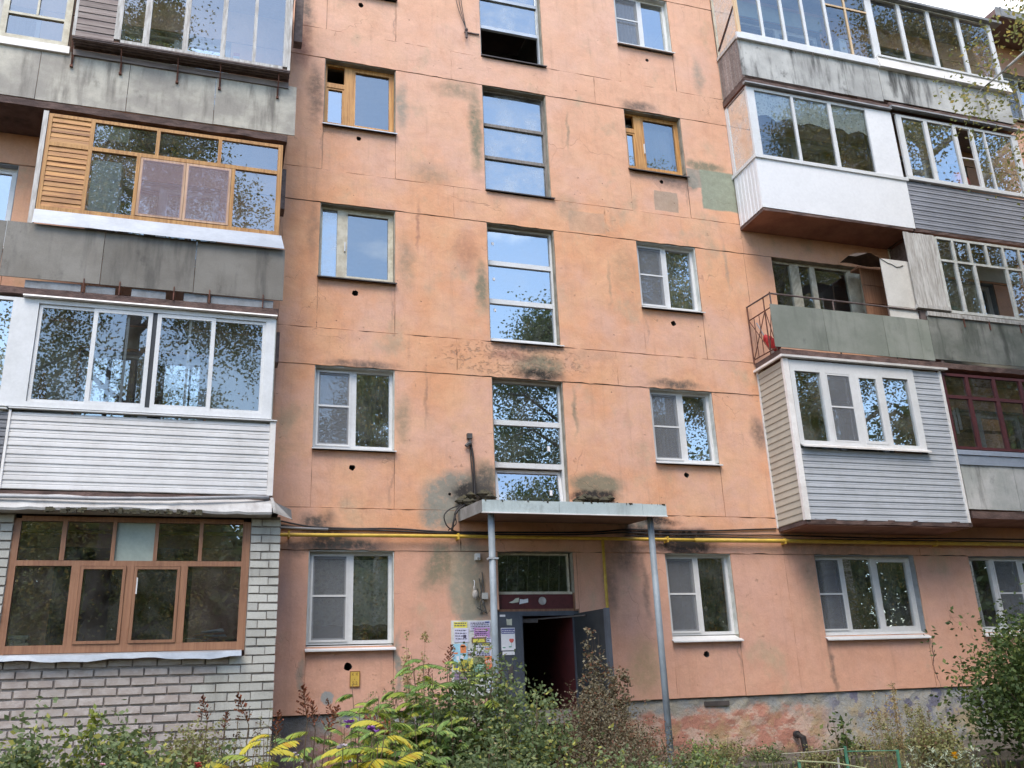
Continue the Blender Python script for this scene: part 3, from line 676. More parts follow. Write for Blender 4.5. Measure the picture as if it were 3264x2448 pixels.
# vestibule behind
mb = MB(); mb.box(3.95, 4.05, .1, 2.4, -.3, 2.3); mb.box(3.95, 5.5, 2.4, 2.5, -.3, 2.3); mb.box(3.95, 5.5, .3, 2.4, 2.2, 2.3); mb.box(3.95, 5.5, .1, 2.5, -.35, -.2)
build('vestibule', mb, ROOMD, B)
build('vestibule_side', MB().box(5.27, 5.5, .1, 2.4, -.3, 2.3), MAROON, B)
build('round_vent', MB().tube([(4.80,.088,2.185),(4.80,.066,2.185)], [.062,.055], 18), GREYW, B)

# room windows behind the balconies (seen through the glazing) and beside them
def room_window(x0, x1, k, label=None, cells=3, swap=False):
    zlo = 1.63+FL*k; z1 = zt(k)
    if cells == 3:
        m = [(x0+.56, x0+.635), (x0+1.21, x0+1.30)]
    else: m = [((x0+x1)/2-.04, (x0+x1)/2+.04)]
    w = frame(x0+.012, x1-.012, zlo, z1-.005, Y, PVC, m, label=label)
    ed = [x0+.062]+[e for p in m for e in p]+[x1-.062]
    cl = list(zip(ed[::2], ed[1::2]))
    for i, (a, b) in enumerate(cl):
        if i == len(cl)-1: sash(w, a-.01, b+.01, zlo+.04, z1-.05, Y+.01, PVC, .05)
        else: pane(w, a-.004, b+.004, zlo+.045, z1-.05, Y+.035)
    sill(w, x0-.015, x1+.02, zlo-.13, zlo+.005, PVC)
    liner(w, x0, x1, zlo, z1, REVEALG)
    return w, cl, zlo, z1
w, cl, a, b = room_window(9.70, 11.75, 0, 'three part white window under the siding clad balcony')
net(w, cl[0][0]-.012, cl[0][1], a+.035, b-.045, Y-.016, 2.265)
wRR1 = w
w, cl, a, b = room_window(12.95, 15.0, 0, 'white window partly behind the big green bush'); net(w, cl[1][0], cl[1][1], a+.035, b-.045, Y-.016, 2.26)
for k in range(1, 5):
    for (x0, x1) in ((-4.6,-3.08),(-1.95,-.25),(12.95,15.0)) + (() if k == 2 else ((9.70,11.75),)): room_window(x0, x1, k, None, 2)
room_window(-4.6, -3.08, 0, None, 2)
# third storey open loggia window: old cream frames
w = frame(9.70, 11.75, 7.18, zt(2)-.005, Y, CREAM, [(10.17,10.35),(10.62,10.73)], w=.05, label='old cream balcony window behind the open railing')
for a, b in ((9.75,10.17),(10.35,10.62),(10.73,11.47)): pane(w, a-.005, b+.005, 7.23, zt(2)-.05, Y+.03, GLASSO, .006)
build('door_post', MB().box(11.47, 11.70, Y-.01, Y+.06, 7.2, zt(2)-.05), CREAM, w)
mb = MB()
for i in range(6): mb.box(10.18+i*.03, 10.195+i*.03, Y-.03, Y-.012, 7.2, zt(2)-.06)
build('folded_shutter', mb, CREAM, w)
# ------------------------------------------------------------------ balconies: slab (the part) > everything fixed to it
YF = -.80
def slab(x0, x1, z0, z1, label, y0=YF, m=SLABC, under=None):
    mb = MB(); n = int((x1-x0)/.16)
    vs = []; ring = 4
    for i in range(n+1):
        x = x0+(x1-x0)*i/n
        j1, j2, j3, j4 = (U(-.010,.010) for _ in range(4))
        vs += [(x, y0+j1, z0+max(0,j2)), (x, y0+j3, z1-.004+j4*.4), (x, .02, z1-.004), (x, .02, z0)]
    for i in range(n):
        for j in range(4):
            a, b = i*4+j, i*4+(j+1)%4
            mb.add([], []); mb.f.append([a, b, b+4, a+4]); mb.m.append(1 if j == 3 else 0)
    mb.v = vs; mb.f += [[3,2,1,0], [n*4+k for k in range(4)]]; mb.m += [0, 0]
    bt = build('balcony', mb, [m, under or m], B, label)
    return bt
def sheet(parent, x0, x1, z0, z1, m, y=YF, th=.014, name='parapet_panel', lean=0):
    a, b = U(-.006,.006), U(-.006,.006); t = U(-.008,.008)
    P4 = [(x0+.004,z0+t),(x1-.004,z0-t*.5),(x1-.004,z1+b),(x0+.004,z1+a)]
    dy = [U(-.008,.004) for _ in range(4)]
    mb = MB().add([(p[0], y+d-(lean if i < 2 else 0), p[1]) for i, (p, d) in enumerate(zip(P4, dy))]+[(p[0], y+d+th-(lean if i < 2 else 0), p[1]) for i, (p, d) in enumerate(zip(P4, dy))],
        [(0,1,2,3),(7,6,5,4),(0,4,5,1),(1,5,6,2),(2,6,7,3),(3,7,4,0)])
    return build(name, mb, m, parent)
def planks(parent, x0, x1, z0, z1, n, m, y=YF, name='siding_plank', lap=.012):
    h = (z1-z0)/n
    for i in range(n):
        a = z0+i*h+U(-.001,.001); b = z0+(i+1)*h
        y_ = y; y = y+U(-.0008,.0008)
        mb = MB().prism([(y+lap, a-.008), (y-.001, a), (y-.001, a+.012), (y+.003, a+h*.45), (y+lap-.001, a+h*.52), (y+.006, a+h*.60), (y+lap, b-.006)], 'x', x0, x1+U(-.004,.002))
        y = y_
        build(name, mb, m, parent)
def planks_side(parent, x, y0, y1, z0, z1, n, m, name='siding_plank', lap=.012):
    h = (z1-z0)/n
    for i in range(n):
        a = z0+i*h; b = a+h
        mb = MB().prism([(x+lap, a-.008), (x-.001, a), (x-.001, a+.012), (x+lap, b-.006)], 'y', y0, y1)
        mb2 = MB(); mb2.v = [(p[0], p[1], p[2]) for p in mb.v]; mb2.f = mb.f; mb2.m = mb.m
        build(name, mb2, m, parent)
def boards_v(parent, x0, x1, z0, z1, n, m, y=YF, th=.018, name='board'):
    w = (x1-x0)/n
    for i in range(n):
        d = U(-.004,.004); e = U(-.01,.01)
        build(name, MB().box(x0+i*w+.002, x0+(i+1)*w-.002, y+d, y+d+th, z0+e, z1+U(-.006,.006)), m, parent)
def boards_h(parent, x0, x1, z0, z1, n, m, y=YF, th=.018, name='board', slant=0):
    h = (z1-z0)/n
    for i in range(n):
        d = U(-.004,.004)
        mb = MB().prism([(y+d-.006,z0+i*h+.002),(y+d+.004,z0+(i+1)*h-.002),(y+d+th,z0+(i+1)*h-.002),(y+d+th,z0+i*h+.002)], 'x', x0, x1)
        build(name, mb, m, parent)
def bars(parent, lst, m, y=YF, d=.05, name='glazing_frame'):
    mb = MB()
    for i, (a, b, c, e) in enumerate(lst): mb.box(a, b, y-.0015*(i % 3), y+d, c, e)
    return build(name, mb, m, parent)
def panes(parent, lst, y, m=GLASS, tilt=.006):
    for (a, b, c, d) in lst: pane(parent, a, b, c, d, y, m, tilt)
def side_glass(parent, x, y0, y1, z0, z1, m):
    build('side_pane', MB().add([(x,y0,z0),(x,y1,z0),(x,y1,z1),(x,y0,z1)], [(0,1,2,3)]), m, parent)
def back_lining(parent, x0, x1, z0, z1, m, y=-.03):
    mb = MB(); mb.box(x0, x1, y, y+.02, z0, z1); build('loggia_lining', mb, m, parent)
def partition(parent, x, z0, z1, m=CONC, y0=-.76):
    build('partition', MB().box(x-.03, x+.03, y0, -.015, z0, z1), m, parent)

# ============ left column
# storey 1: brick enclosure on the ground
BX0, BX1 = -3.6, .842
mb = MB(); mb.box(-3.62, .46, -.775, -.70, -.6, 1.44); mb.box(.46, .83, -.775, -.70, -.6, 3.22); mb.box(-3.62, -2.345, -.775, -.70, 1.44, 3.22)
mb.box(.77, .83, -.70, -.0, -.6, 3.22); mb.box(-3.62, -3.5, -.7, 0, -.6, 3.22)
BRK = build('balcony', mb, MORTAR, B, 'ground floor balcony bricked in with pale silicate bricks')
ch, bl, bh, jt = .1085, .281, .088, .012
MESHB = {}
nrow = 32
for r in range(nrow):
    z = 3.20-(r+1)*ch
    if z < -.36: break
    rowoff = 0 if r % 2 == 0 else bl/2
    spans = [(.462, BX1)] if z > 1.44 else [(BX0, BX1)]
    if z > 1.44: spans.append((BX0, -2.347))
    for (s0, s1) in spans:
        x = s1; first = True
        washed = z < 1.40 and s0 < 0
        while x > s0+.03:
            l = bl if not (first and r % 2) else bl/2
            if first and s1-s0 < .5: l = [.245, .135][r % 2]
            first = False
            xa = max(s0, x-l); h = bh+U(-.006,.004)
            j = [U(-.004,.004) for _ in range(6)]
            if xa < -2.75: break
            yy = -.800+U(-.004,.003)
            wash = washed and x < .28+.25*math.sin(z*5) - max(0, (.75-z))*.55
            if wash: j = [j[0]+.006, j[1]+.006, j[2]-.006, j[3]+.006, j[4]-.006, j[5]-.006]
            mb = MB().add([(xa+jt/2+j[0],yy,z+j[1]),(x-jt/2+j[2],yy,z+j[3]),(x-jt/2+j[2],yy,z+h+j[4]),(xa+jt/2+j[0],yy,z+h+j[5]),
                (xa+jt/2,-.77,z),(x-jt/2,-.77,z),(x-jt/2,-.77,z+h),(xa+jt/2,-.77,z+h)], [(0,1,2,3),(4,0,3,7),(1,5,6,2),(3,2,6,7),(4,5,1,0)])
            build('brick', mb, BRICKW if wash else BRICKM, BRK)
            x -= l
# frames
zA, zM, zS = 3.145, 2.60, 1.615
fx = [(-2.345,-2.265),(.36,.455)]
tm = [(-1.80,-1.745),(-1.22,-1.175),(-.72,-.675),(-.18,-.135)]
bm_ = [(-1.645,-1.545),(-1.015,-.925),(-.375,-.29)]
lst = [(a,b,1.52,zA) for a,b in fx]+[(-2.265,.36,zA-.03,zA+.03),(-2.265,.36,zM-.035,zM+.03),(-2.265,.36,1.53,zS+.01)]
lst += [(a,b,zM+.03,zA-.03) for a,b in tm]+[(a,b,zS+.01,zM-.035) for a,b in bm_]
bars(BRK, lst, BROWNF, y=-.775, d=.07)
te = [-2.265]+[e for p in tm for e in p]+[.36]; tp = list(zip(te[::2], te[1::2]))
for i, (a, b) in enumerate(tp): pane(BRK, a, b, zM+.03, zA-.03, -.74, GLASSM if i == 2 else GLASSO, .012)
be = [-2.265]+[e for p in bm_ for e in p]+[.36]; bp = list(zip(be[::2], be[1::2]))
for i, (a, b) in enumerate(bp):
    if i in (1, 2): sash(BRK, a+.004, b-.004, zS+.014, zM-.04, -.79, BROWNF, .036, .04, g=GLASSO)
    else: pane(BRK, a, b, zS+.01, zM-.035, -.74, GLASSO, .008)
build('handle', MB().box(-.885,-.87,-.80,-.785,2.22,2.42), PVC, BRK)
# wavy metal sill
mb = MB(); n = 24
vs = []
for i in range(n+1):
    x = -2.6+(3.02)*i/n; d = .016*math.sin(i*.55)+.008*math.sin(i*1.7)
    vs += [(x,-.77,1.525),(x,-.90,1.505+d*.3),(x,-.915,1.435+d)]
mb.add(vs, [(i*3+j, i*3+j+1, i*3+j+4, i*3+j+3) for i in range(n) for j in range(2)])
build('sill', mb, GALV, BRK)
# awning of grey sheets with a ragged lower edge
mb = MB(); n = 30; vs = []
for i in range(n+1):
    x = -3.6+(4.30)*i/n; d = U(-.012,.012)-.03*math.exp(-((x+1.1)/.5)**2)
    vs += [(x,-.78,3.455+U(-.006,.006)),(x,-.92,3.36+d*.5),(x,-1.03,3.235-d),(x,-1.02,3.205-d),(x,-.78,3.20)]
mb.add(vs, [(i*5+j, i*5+j+1, i*5+j+6, i*5+j+5) for i in range(n) for j in range(4)])
build('awning_sheet', mb, [slab_sheet('awning_grey_sheet', (.42,.40,.38,1), (.50,.49,.47,1), (.2,.17,.15,1), .5)], BRK)
mb = MB().add([(.71,-.82,3.45),(.71,-1.05,3.23),(.98,-.88,3.17),(1.02,-.3,3.27),(1.0,-.3,3.42),(.75,-.6,3.46)], [(0,1,2,5),(5,2,3,4)])
mb.add([(.68,-.83,3.47),(.72,-.83,3.47),(.76,-1.06,3.22),(.72,-1.06,3.22)], [(0,3,2,1)])
build('awning_return', mb, [MATS.get('x') or CONC, RUSTG], BRK)
mb = MB().tube([(-3.6,-.97,3.36),(-2.2,-.985,3.37),(-1.4,-1.0,3.365),(-.6,-.99,3.385),(0,-.96,3.42),(.45,-.9,3.455),(.66,-.82,3.47)], .026, 8)
build('conduit', mb, GALVTUBE, BRK, smooth=True)
mb = MB()
for i in range(60):
    x = U(-2.0,-.2); mb.box(x, x+U(.02,.09), -1.05+U(0,.03), -1.0, 3.19+U(-.02,.03), 3.22+U(0,.03))
build('torn_felt', mb, MOSS, BRK, kind='stuff')
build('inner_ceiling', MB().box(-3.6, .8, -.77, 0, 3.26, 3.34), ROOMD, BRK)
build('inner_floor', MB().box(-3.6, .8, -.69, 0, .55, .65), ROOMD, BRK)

# storey 2: white siding and sliding white glazing
b = slab(-6, .70, 3.37, 3.49, 'white siding clad balcony with sliding white plastic glazing')
planks(b, -2.545, .635, 3.51, 4.505, 9, SIDEW)
build('corner_trim', MB().box(.635, .712, -.815, -.03, 3.50, 4.53), TRIMW, b)
build('corner_trim', MB().box(-2.575, -2.545, -.812, -.78, 3.5, 4.52), TRIMW, b)
mb = MB().prism([(-.84,4.535),(-.84,4.55),(-.74,4.575),(-.74,4.535)], 'x', -2.58, .725); build('sill', mb, PVC, b)
build('sill', MB().prism([(-.84,4.52),(-.84,4.535),(-.74,4.56),(-.74,4.52)], 'x', -6, -2.60), PVC, b)
planks(b, -6, -2.58, 3.51, 4.50, 9, SIDED)
lst = [(-2.70,-2.405,4.575,6.075),(.515,.645,4.575,6.075),(-2.405,.515,4.575,4.645),(-2.405,.515,6.015,6.075)]
bars(b, lst, PVC, y=-.79, d=.06)
build('head_trim', MB().prism([(-.86,6.085),(-.85,6.108),(-.74,6.115),(-.74,6.085)], 'x', -2.60, .66), TRIMW, b)
for i, (a, c) in enumerate(((-2.40,-1.66),(-1.73,-.99),(-.93,-.165),(-.235,.515))):
    sash(b, a, c, 4.645, 6.012, -.78 if i in (1, 2) else -.765, PVC, .055 if i in (1,2) else .045, .022, g=GLASSB)
for x in (-1.30, -.50): build('rear_mullion', MB().box(x-.016, x+.016, -.72, -.70, 4.6, 6.05), PVC, b)
build('dark_gap_strip', MB().box(-.992, -.928, -.765, -.75, 4.645, 6.015), STEELD, b)  # dark strip filling the gap between the two middle sashes
bars(b, [(-6,-2.70,4.575,4.62),(-6,-2.70,6.03,6.075),(-2.715,-2.69,4.6,6.05),(-3.5,-3.4,4.6,6.05)], PVC, y=-.785)
panes(b, [(-3.4,-2.715,4.62,6.03)], -.76)
back_lining(b, -6, .70, 3.5, 4.45, CREAMWALL); 
for (x0, x1, z0, z1) in ((-6,-1.97,4.45,6.08),(-.22,.70,4.45,6.08),(-1.97,-.22,5.75,6.08)): back_lining(b, x0, x1, z0, z1, CREAMWALL)
build('loggia_lining', MB().box(.62, .66, -.74, -.03, 3.5, 6.08), CREAMWALL, b)
build('loggia_lining', MB().box(-2.66, -2.62, -.74, -.03, 3.5, 6.08), CREAMWALL, b)
build('side_board', MB().box(.66, .73, -.42, -.16, 5.55, 6.02), RUSTG, b)
# storey 3: grey sheets, blue flashing, varnished pine glazing
b = slab(-6, .675, 6.12, 6.225, 'balcony glazed in varnished pine with slatted left panel and blue flashing')
xs = [-6,-4.2,-2.93,-1.705,-.50,.73]
for a, c in zip(xs, xs[1:]): sheet(b, a, c, 6.36, 7.17, SHEET4L)
for (a, c) in ((-2.62,-1.93),(-1.88,-1.5),(-1.3,-.85),(-.62,-.30),(-.26,.60)):
    sheet(b, a, c, 6.235, 6.345+U(-.01,.01), PLATE, y=-.77, name='patch_plate')
for x in (-1.9,-1.45,-.75,-.28,.45): build('bracket', MB().box(x-.008, x+.008, -.815, -.79, 6.22, 6.42), RUST, b)
mb = MB(); n = 14; vs = []
for i in range(n+1):
    x = -2.62+3.28*i/n; d = U(-.006,.006)
    vs += [(x,-.785,7.405),(x,-.83,7.385),(x+(.05*i/n),-.875+d,7.155+d)]
mb.add(vs, [(i*3+j, i*3+j+1, i*3+j+4, i*3+j+3) for i in range(n) for j in range(2)]); build('flashing', mb, BLUEMET, b)
z0, zm, z1 = 7.40, 8.455, 8.945
lst = [(-2.615,-2.565,z0,z1),(-2.06,-2.005,z0,z1),(.555,.625,z0,z1),(-2.565,-2.06,z0,z0+.06),(-2.005,.555,z0,z0+.06),(-2.565,-2.06,z1-.05,z1),(-2.005,.555,z1-.05,z1),(-2.565,-2.06,zm-.03,zm+.03),(-2.005,.555,zm-.03,zm+.03)]
lst += [(-1.175,-1.125,zm+.03,z1-.05),(-.31,-.26,zm+.03,z1-.05),(-1.41,-1.36,z0+.06,zm-.03),(-.095,-.045,z0+.06,zm-.03)]
bars(b, lst, VARN)
panes(b, [(-2.005,-1.175,zm+.03,z1-.05),(-1.125,-.31,zm+.03,z1-.05),(-.26,.555,zm+.03,z1-.05),(-2.005,-1.41,z0+.06,zm-.03),(-.045,.555,z0+.06,zm-.03)], -.775, GLASSO)
for a, c in ((-1.355,-.735),(-.73,-.10)):
    sash(b, a, c, z0+.07, zm-.04, -.805, wood('pale_pine', (.55,.36,.24,1), (.38,.22,.13,1), 'z'), .04, .04, g=GLASSO)
    build('film', MB().add([(a+.03,-.808,z0+.1),(c-.03,-.808,z0+.1),(c-.03,-.808,zm-.07),(a+.03,-.808,zm-.07)], [(0,1,2,3)]), FILMP, b)
boards_h(b, -2.565, -2.06, z0+.06, zm-.03, 12, VARNX, y=-.79, name='slat'); boards_h(b, -2.565, -2.06, zm+.03, z1-.05, 5, VARNX, y=-.79, name='slat')
build('corner_post', MB().box(-2.69,-2.625,-.80,-.73,7.18,8.98), GREYW, b)
build('cabinet', MB().box(-1.985,-1.60,-.745,-.45,7.2,8.31), PVC, b); build('cabinet', MB().box(-1.97,-1.55,-.745,-.45,8.66,8.93), simple('cream_box',(.55,.52,.42)), b)
build('side_board', MB().box(.63, .71, -.45, -.2, 8.05, 8.75), RUSTG, b)
# storey 4: light sheets, dark shelf on brackets and grey wooden box glazing
b = slab(-6, .675, 9.015, 9.125, 'balcony with pale grey sheets and a weathered glazed box overhanging on brackets')
xs = [-6,-4.3,-2.835,-1.635,-.415,.79]
for a, c in zip(xs, xs[1:]): sheet(b, a, c, 9.145, 10.03, SHEET5L)
build('ledge', MB().box(-2.44, .66, -.83, -.78, 9.97, 10.07), GREYWOODX, b)
build('ledge', MB().box(-6, -2.47, -.84, -.77, 9.97, 10.09), TRIMW, b)
yb = -1.03
mb = MB(); mb.box(-2.42, .66, yb, -.76, 10.135, 10.155); 
for i in range(4): mb.box(-2.42, .66, yb+.01+i*.065, yb+.06+i*.065, 10.115, 10.135)
build('box_floor', mb, RUSTG, b)
for x in (-2.42,-1.76,-.97,-.36,.50):
    mb = MB(); mb.box(x-.014, x+.014, -.825, -.808, 9.76, 10.06); mb.tube([(x,-.815,9.80),(x,-.97,10.11)], .011, 5); mb.box(x-.02,x+.02,-.84,-.805,9.755,9.785)
    build('bracket', mb, RUST, b)
z0, z1 = 10.165, 12.0
px = [(-1.875,-1.785),(-1.485,-1.395),(-.93,-.85),(-.385,-.315),(.085,.135),(.545,.615)]
lst = [(-2.43,-2.39,z0,z1)]+[(a,c,z0+.05,z1) for a,c in px]+[(-1.785,.545,z0,z0+.05)]
bars(b, lst, GREYW, y=yb+.01)
ed = [e for p in px for e in p][1:-1]
for i, (a, c) in enumerate(zip(ed[::2], ed[1::2])): pane(b, a, c, z0+.05, z1, yb+.035, GLASSO, .01)
boards_h(b, -2.39, -1.875, z0, z1, 17, GREYWOODX, y=yb+.012)
build('side_board', MB().box(.615, .66, yb+.02, -.02, z0, z1), GREYW, b)
build('side_board', MB().box(.73, .86, -.50, -.32, 11.15, 12.3), RUSTG, b)
# its left neighbour: yellowed frame
bars(b, [(-2.60,-2.51,10.12,12),(-3.42,-3.34,10.12,12),(-3.34,-2.60,10.12,10.18),(-3.34,-2.60,10.54,10.58),(-2.98,-2.95,10.58,12)], CREAM, y=-.80)
panes(b, [(-3.34,-2.60,10.18,10.54),(-3.34,-2.60,10.58,12)], -.77, GLASSO); bars(b, [(-6,-3.42,10.12,12)], GREYW)
slab(-6, .70, 11.93, 12.05, 'balcony slab of the topmost left balcony')

# ============ right column
XR0, XM, XE = 9.05, 12.42, 15.72
def corrugated_side(parent, x, z0, z1, m, y0=-.80, y1=-.02, n=7):
    w = (y1-y0)/n
    for i in range(n):
        mb = MB().prism([(x+.012,y0+i*w),(x,y0+i*w+.02),(x,y0+(i+1)*w-.02),(x+.012,y0+(i+1)*w),(x+.02,y0+(i+1)*w),(x+.02,y0+i*w)], 'z', z0, z1)
        build('side_board', mb, m, parent)
# storey 2 right: siding box with window
b = slab(9.06, 12.40, 3.28, 3.37, 'balcony boxed in blue grey siding with a four part white window', under=SOFFIT)
planks(b, 9.13, 12.33, 3.35, 4.545, 11, SIDEB, y=-.802)
planks(b, 11.735, 12.33, 4.545, 6.10, 14, SIDEB, y=-.802)
planks_side(b, 9.045, -.775, -.005, 3.36, 6.10, 25, SIDEB_BOUNCE)
mb = MB(); mb.box(9.03, 9.135, -.822, -.80, 3.34, 6.12); mb.box(9.03, 9.045, -.80, -.76, 3.34, 6.12); build('corner_trim', mb, TRIMW, b)
build('corner_trim', MB().box(12.315, 12.36, -.82, -.78, 3.35, 6.12), TRIMW, b); build('corner_trim', MB().box(9.03, 9.05, -.03, .0, 3.34, 6.12), TRIMW, b)
mb = MB(); mb.prism([(-.88,6.13),(-.885,6.165),(-.86,6.175),(-.78,6.175),(-.78,6.13)], 'x', 8.98, 12.47); mb.box(8.97, 9.02, -.86, 0, 6.125, 6.165); build('gutter_trim', mb, TRIMW, b)
lst = [(9.145,9.235,4.61,6.10),(11.585,11.73,4.61,6.10),(9.235,11.585,4.61,4.675),(9.235,11.585,5.905,6.10),(9.745,9.85,4.675,5.905),(10.36,10.485,4.675,5.905),(10.925,11.04,4.675,5.905)]
bars(b, lst, PVC, y=-.815, d=.07)
panes(b, [(9.235,9.745,4.675,5.905),(11.04,11.585,4.675,5.905)], -.77, GLASS, .01)
sash(b, 10.475, 10.935, 4.67, 5.91, -.825, PVC, .05)
net(b, 9.855, 10.36, 4.68, 5.90, -.815, 5.30); pane(b, 9.85, 10.36, 4.675, 5.905, -.765)
build('sill', MB().prism([(-.80,4.615),(-.90,4.575),(-.90,4.545),(-.885,4.545),(-.80,4.60)], 'x', 9.165, 11.74), TRIMW, b)
back_lining(b, 9.1, 9.65, 3.4, 6.1, CREAMWALL); build('loggia_lining', MB().box(9.1,12.3,-.76,0,6.1,6.12), CREAMWALL, b)
partition(b, 12.37, 3.4, 6.1, SIDEB)
build('underside_board', MB().box(9.1, 12.3, -.78, -.0, 3.262, 3.278), SOFFIT, b)
# storey 2 far right: maroon glazing, bleached sheets
b = slab(12.44, 15.75, 3.43, 3.56, 'balcony with maroon wooden glazing over bleached grey sheets', under=SOFFIT)
for i, (a, c) in enumerate(((12.39,13.55),(13.55,14.7),(14.7,15.7))): sheet(b, a, c, 3.59, 4.42, SHEET2RR)
mb = MB().prism([(-.79,4.66),(-.83,4.64),(-.84,4.56),(-.81,4.56)], 'x', 12.37, 15.72); build('flashing', mb, BLUEMET, b)
build('flashing', MB().prism([(-.80,4.555),(-.82,4.55),(-.83,4.38),(-.80,4.38)], 'x', 12.37, 15.72), BLUEMET, b)
lst = [(12.39,12.44,4.67,6.10),(15.66,15.72,4.67,6.1),(12.44,15.66,4.67,4.72),(12.44,15.66,5.62,5.68),(12.44,15.66,6.05,6.10)]
lst += [(x-.035,x+.035,5.68,6.05) for x in (12.94,13.57,14.2,14.85)]+[(x-.04,x+.04,4.72,5.62) for x in (12.93,13.57,14.2,14.85)]
bars(b, lst, MAROON)
ed = [12.44,12.94,13.57,14.2,14.85,15.66]
for a, c in zip(ed, ed[1:]): panes(b, [(a,c,5.68,6.05),(a,c,4.72,5.62)], -.77, GLASSO)
for i in range(5): build('laundry', MB().box(12.5+i*.09, 12.56+i*.09, -.5, -.49, 5.05+U(-.1,.1), 5.55), PAPERW, b)
# storey 3 right: open balcony
b = slab(9.03, 12.42, 6.19, 6.30, 'open balcony with an iron side railing and greenish parapet sheets', under=SOFFIT)
for a, c in ((8.94,10.02),(10.02,11.30),(11.30,12.06),(12.06,12.32)): sheet(b, a, c, 6.325, 7.125, SHEET3R)
mb = MB(); mb.tube([(9.0,-.02,7.39),(9.0,-.76,7.345)], .016, 6); mb.tube([(9.0,-.76,7.345),(12.3,-.77,7.315)], .016, 6)
for x in (9.0,10.3,11.5,12.25): mb.tube([(x,-.765,6.3),(x,-.765,7.33)], .014, 6)
build('hand_rail', mb, RUSTG, b)
mb = MB(); yA, yB_ = -.03, -.76
for y in (yA, -.55, yB_): mb.tube([(9.0,y,6.28),(9.0,y,7.37)], .013, 6)
mb.tube([(9.0,yA,7.12),(9.0,yB_,7.09)], .012, 6); mb.tube([(9.0,yA,6.36),(9.0,yB_,6.33)], .012, 6)
for y0, y1 in ((-.05,-.54),(-.56,-.75)): mb.tube([(9.0,y0,7.1),(9.0,y1,6.36)], .009, 5); mb.tube([(9.0,y0,6.36),(9.0,y1,7.08)], .009, 5)
for y in (-.2,-.36): mb.tube([(9.0,y,6.34),(9.0,y,7.10)], .008, 5)
build('side_railing', mb, RUST, b)
boards_v(b, 12.14, 12.86, 7.40, 8.94, 6, GREYW, y=-.81); build('ledge', MB().box(12.12, 12.88, -.85, -.76, 7.345, 7.415), GREYW, b)
build('corner_post', MB().box(12.20, 12.31, -.79, -.70, 6.3, 7.42), RUSTG, b)
partition(b, 12.50, 6.3, 8.95, RUSTG, y0=-.78)
build('white_board', MB().box(11.545, 12.2, -.745, -.725, 7.37, 8.335), simple('off_white_hardboard', (.66,.63,.58), (.58,.55,.5), .7, 3, bump=.05), b)
build('white_board', MB().box(11.53, 12.18, -.75, -.73, 7.12, 7.355), simple('off_white_hardboard', (.66,.63,.58)), b)
for i, (z0, z1) in enumerate(((7.2,7.62),(7.62,8.0),(8.0,8.36))): build('cupboard_board', MB().box(11.46, 12.0, -.28+U(-.01,.01), -.25, z0, z1-.012), BROWNF, b)
mb = MB(); mb.box(11.44,12.05,-.25,-.02,8.36,8.4); mb.box(11.98,12.02,-.25,-.02,7.2,8.36); build('cupboard_board', mb, BROWNF, b)
# storey 3 far right: old white glazing
b = slab(12.42, 15.75, 6.19, 6.30, 'balcony with old white small paned glazing and one sash open', under=SOFFIT)
for a, c in ((12.32,13.45),(13.45,14.6),(14.6,15.7)): sheet(b, a, c, 6.36, 7.2, SHEET3RR)
build('ledge', MB().box(12.33, 15.72, -.83, -.76, 7.215, 7.30), GREYW, b)
for x in (13.15, 13.75, 14.5): build('bracket', MB().box(x-.01,x+.01,-.83,-.81,7.05,7.25), RUST, b)
vx = [12.90,13.30,13.70,14.12,14.54,14.95,15.35,15.69]
lst = [(12.87,12.93,7.385,8.93),(15.66,15.72,7.385,8.93),(12.93,15.66,7.33,7.385),(12.93,15.66,8.89,8.94),(12.93,15.66,8.41,8.455)]
lst += [(x-.025,x+.025,8.455,8.89) for x in vx[1:-1]]+[(x-.03,x+.03,7.385,8.41) for x in (13.28,13.73,14.53,14.95,15.35)]
bars(b, lst, simple('chalky_white_paint', (.66,.66,.62), (.5,.49,.44), .6, 7, bump=.2))
for a, c in zip(vx, vx[1:]): panes(b, [(a,c,8.455,8.89)], -.77, GLASSO, .003)
panes(b, [(12.93,13.25,7.385,8.41),(13.31,13.70,7.385,8.41),(14.56,14.92,7.385,8.41),(14.98,15.32,7.385,8.41),(15.38,15.66,7.385,8.41)], -.77, GLASSO, .003)
back_lining(b, 12.45, 12.93, 6.3, 9, CREAMWALL); back_lining(b, 12.93, 15.7, 8.55, 9, CREAMWALL); back_lining(b, 12.45, 15.7, 6.3, 7.1, CREAMWALL)
# storey 4 right: white sheet parapet, lace behind white glazing
b = slab(9.10, 12.42, 8.99, 9.045, 'balcony with a smooth white sheet parapet and lace behind its panes', under=SOFFIT)
sheet(b, 9.085, 12.475, 9.05, 10.09, WHITEMET, y=-.805)
corrugated_side(b, 9.085, 9.05, 10.09, WHITEMET)
build('rail_trim', MB().box(9.07, 12.51, -.84, -.79, 10.085, 10.155), PVC, b); build('rail_trim', MB().box(9.06, 9.10, -.79, -.01, 10.085, 10.155), PVC, b)
z0, z1 = 10.155, 11.66
lst = [(9.095,9.265,z0,z1),(10.075,10.13,z0+.03,z1-.05),(10.915,10.995,z0+.03,z1-.05),(9.265,11.80,z0,z0+.03),(9.265,11.80,z1-.05,z1)]
bars(b, lst, PVC)
panes(b, [(9.265,10.075,z0+.03,z1-.05),(10.13,10.915,z0+.03,z1-.05),(10.995,11.80,z0+.03,z1-.05)], -.775, GLASSB)
build('white_panel', MB().box(11.80, 12.42, -.81, -.76, z0, z1), WHITEMET, b)
bars(b, [(9.10,9.14,z0,z1)], PVC, y=-.09, d=.08)
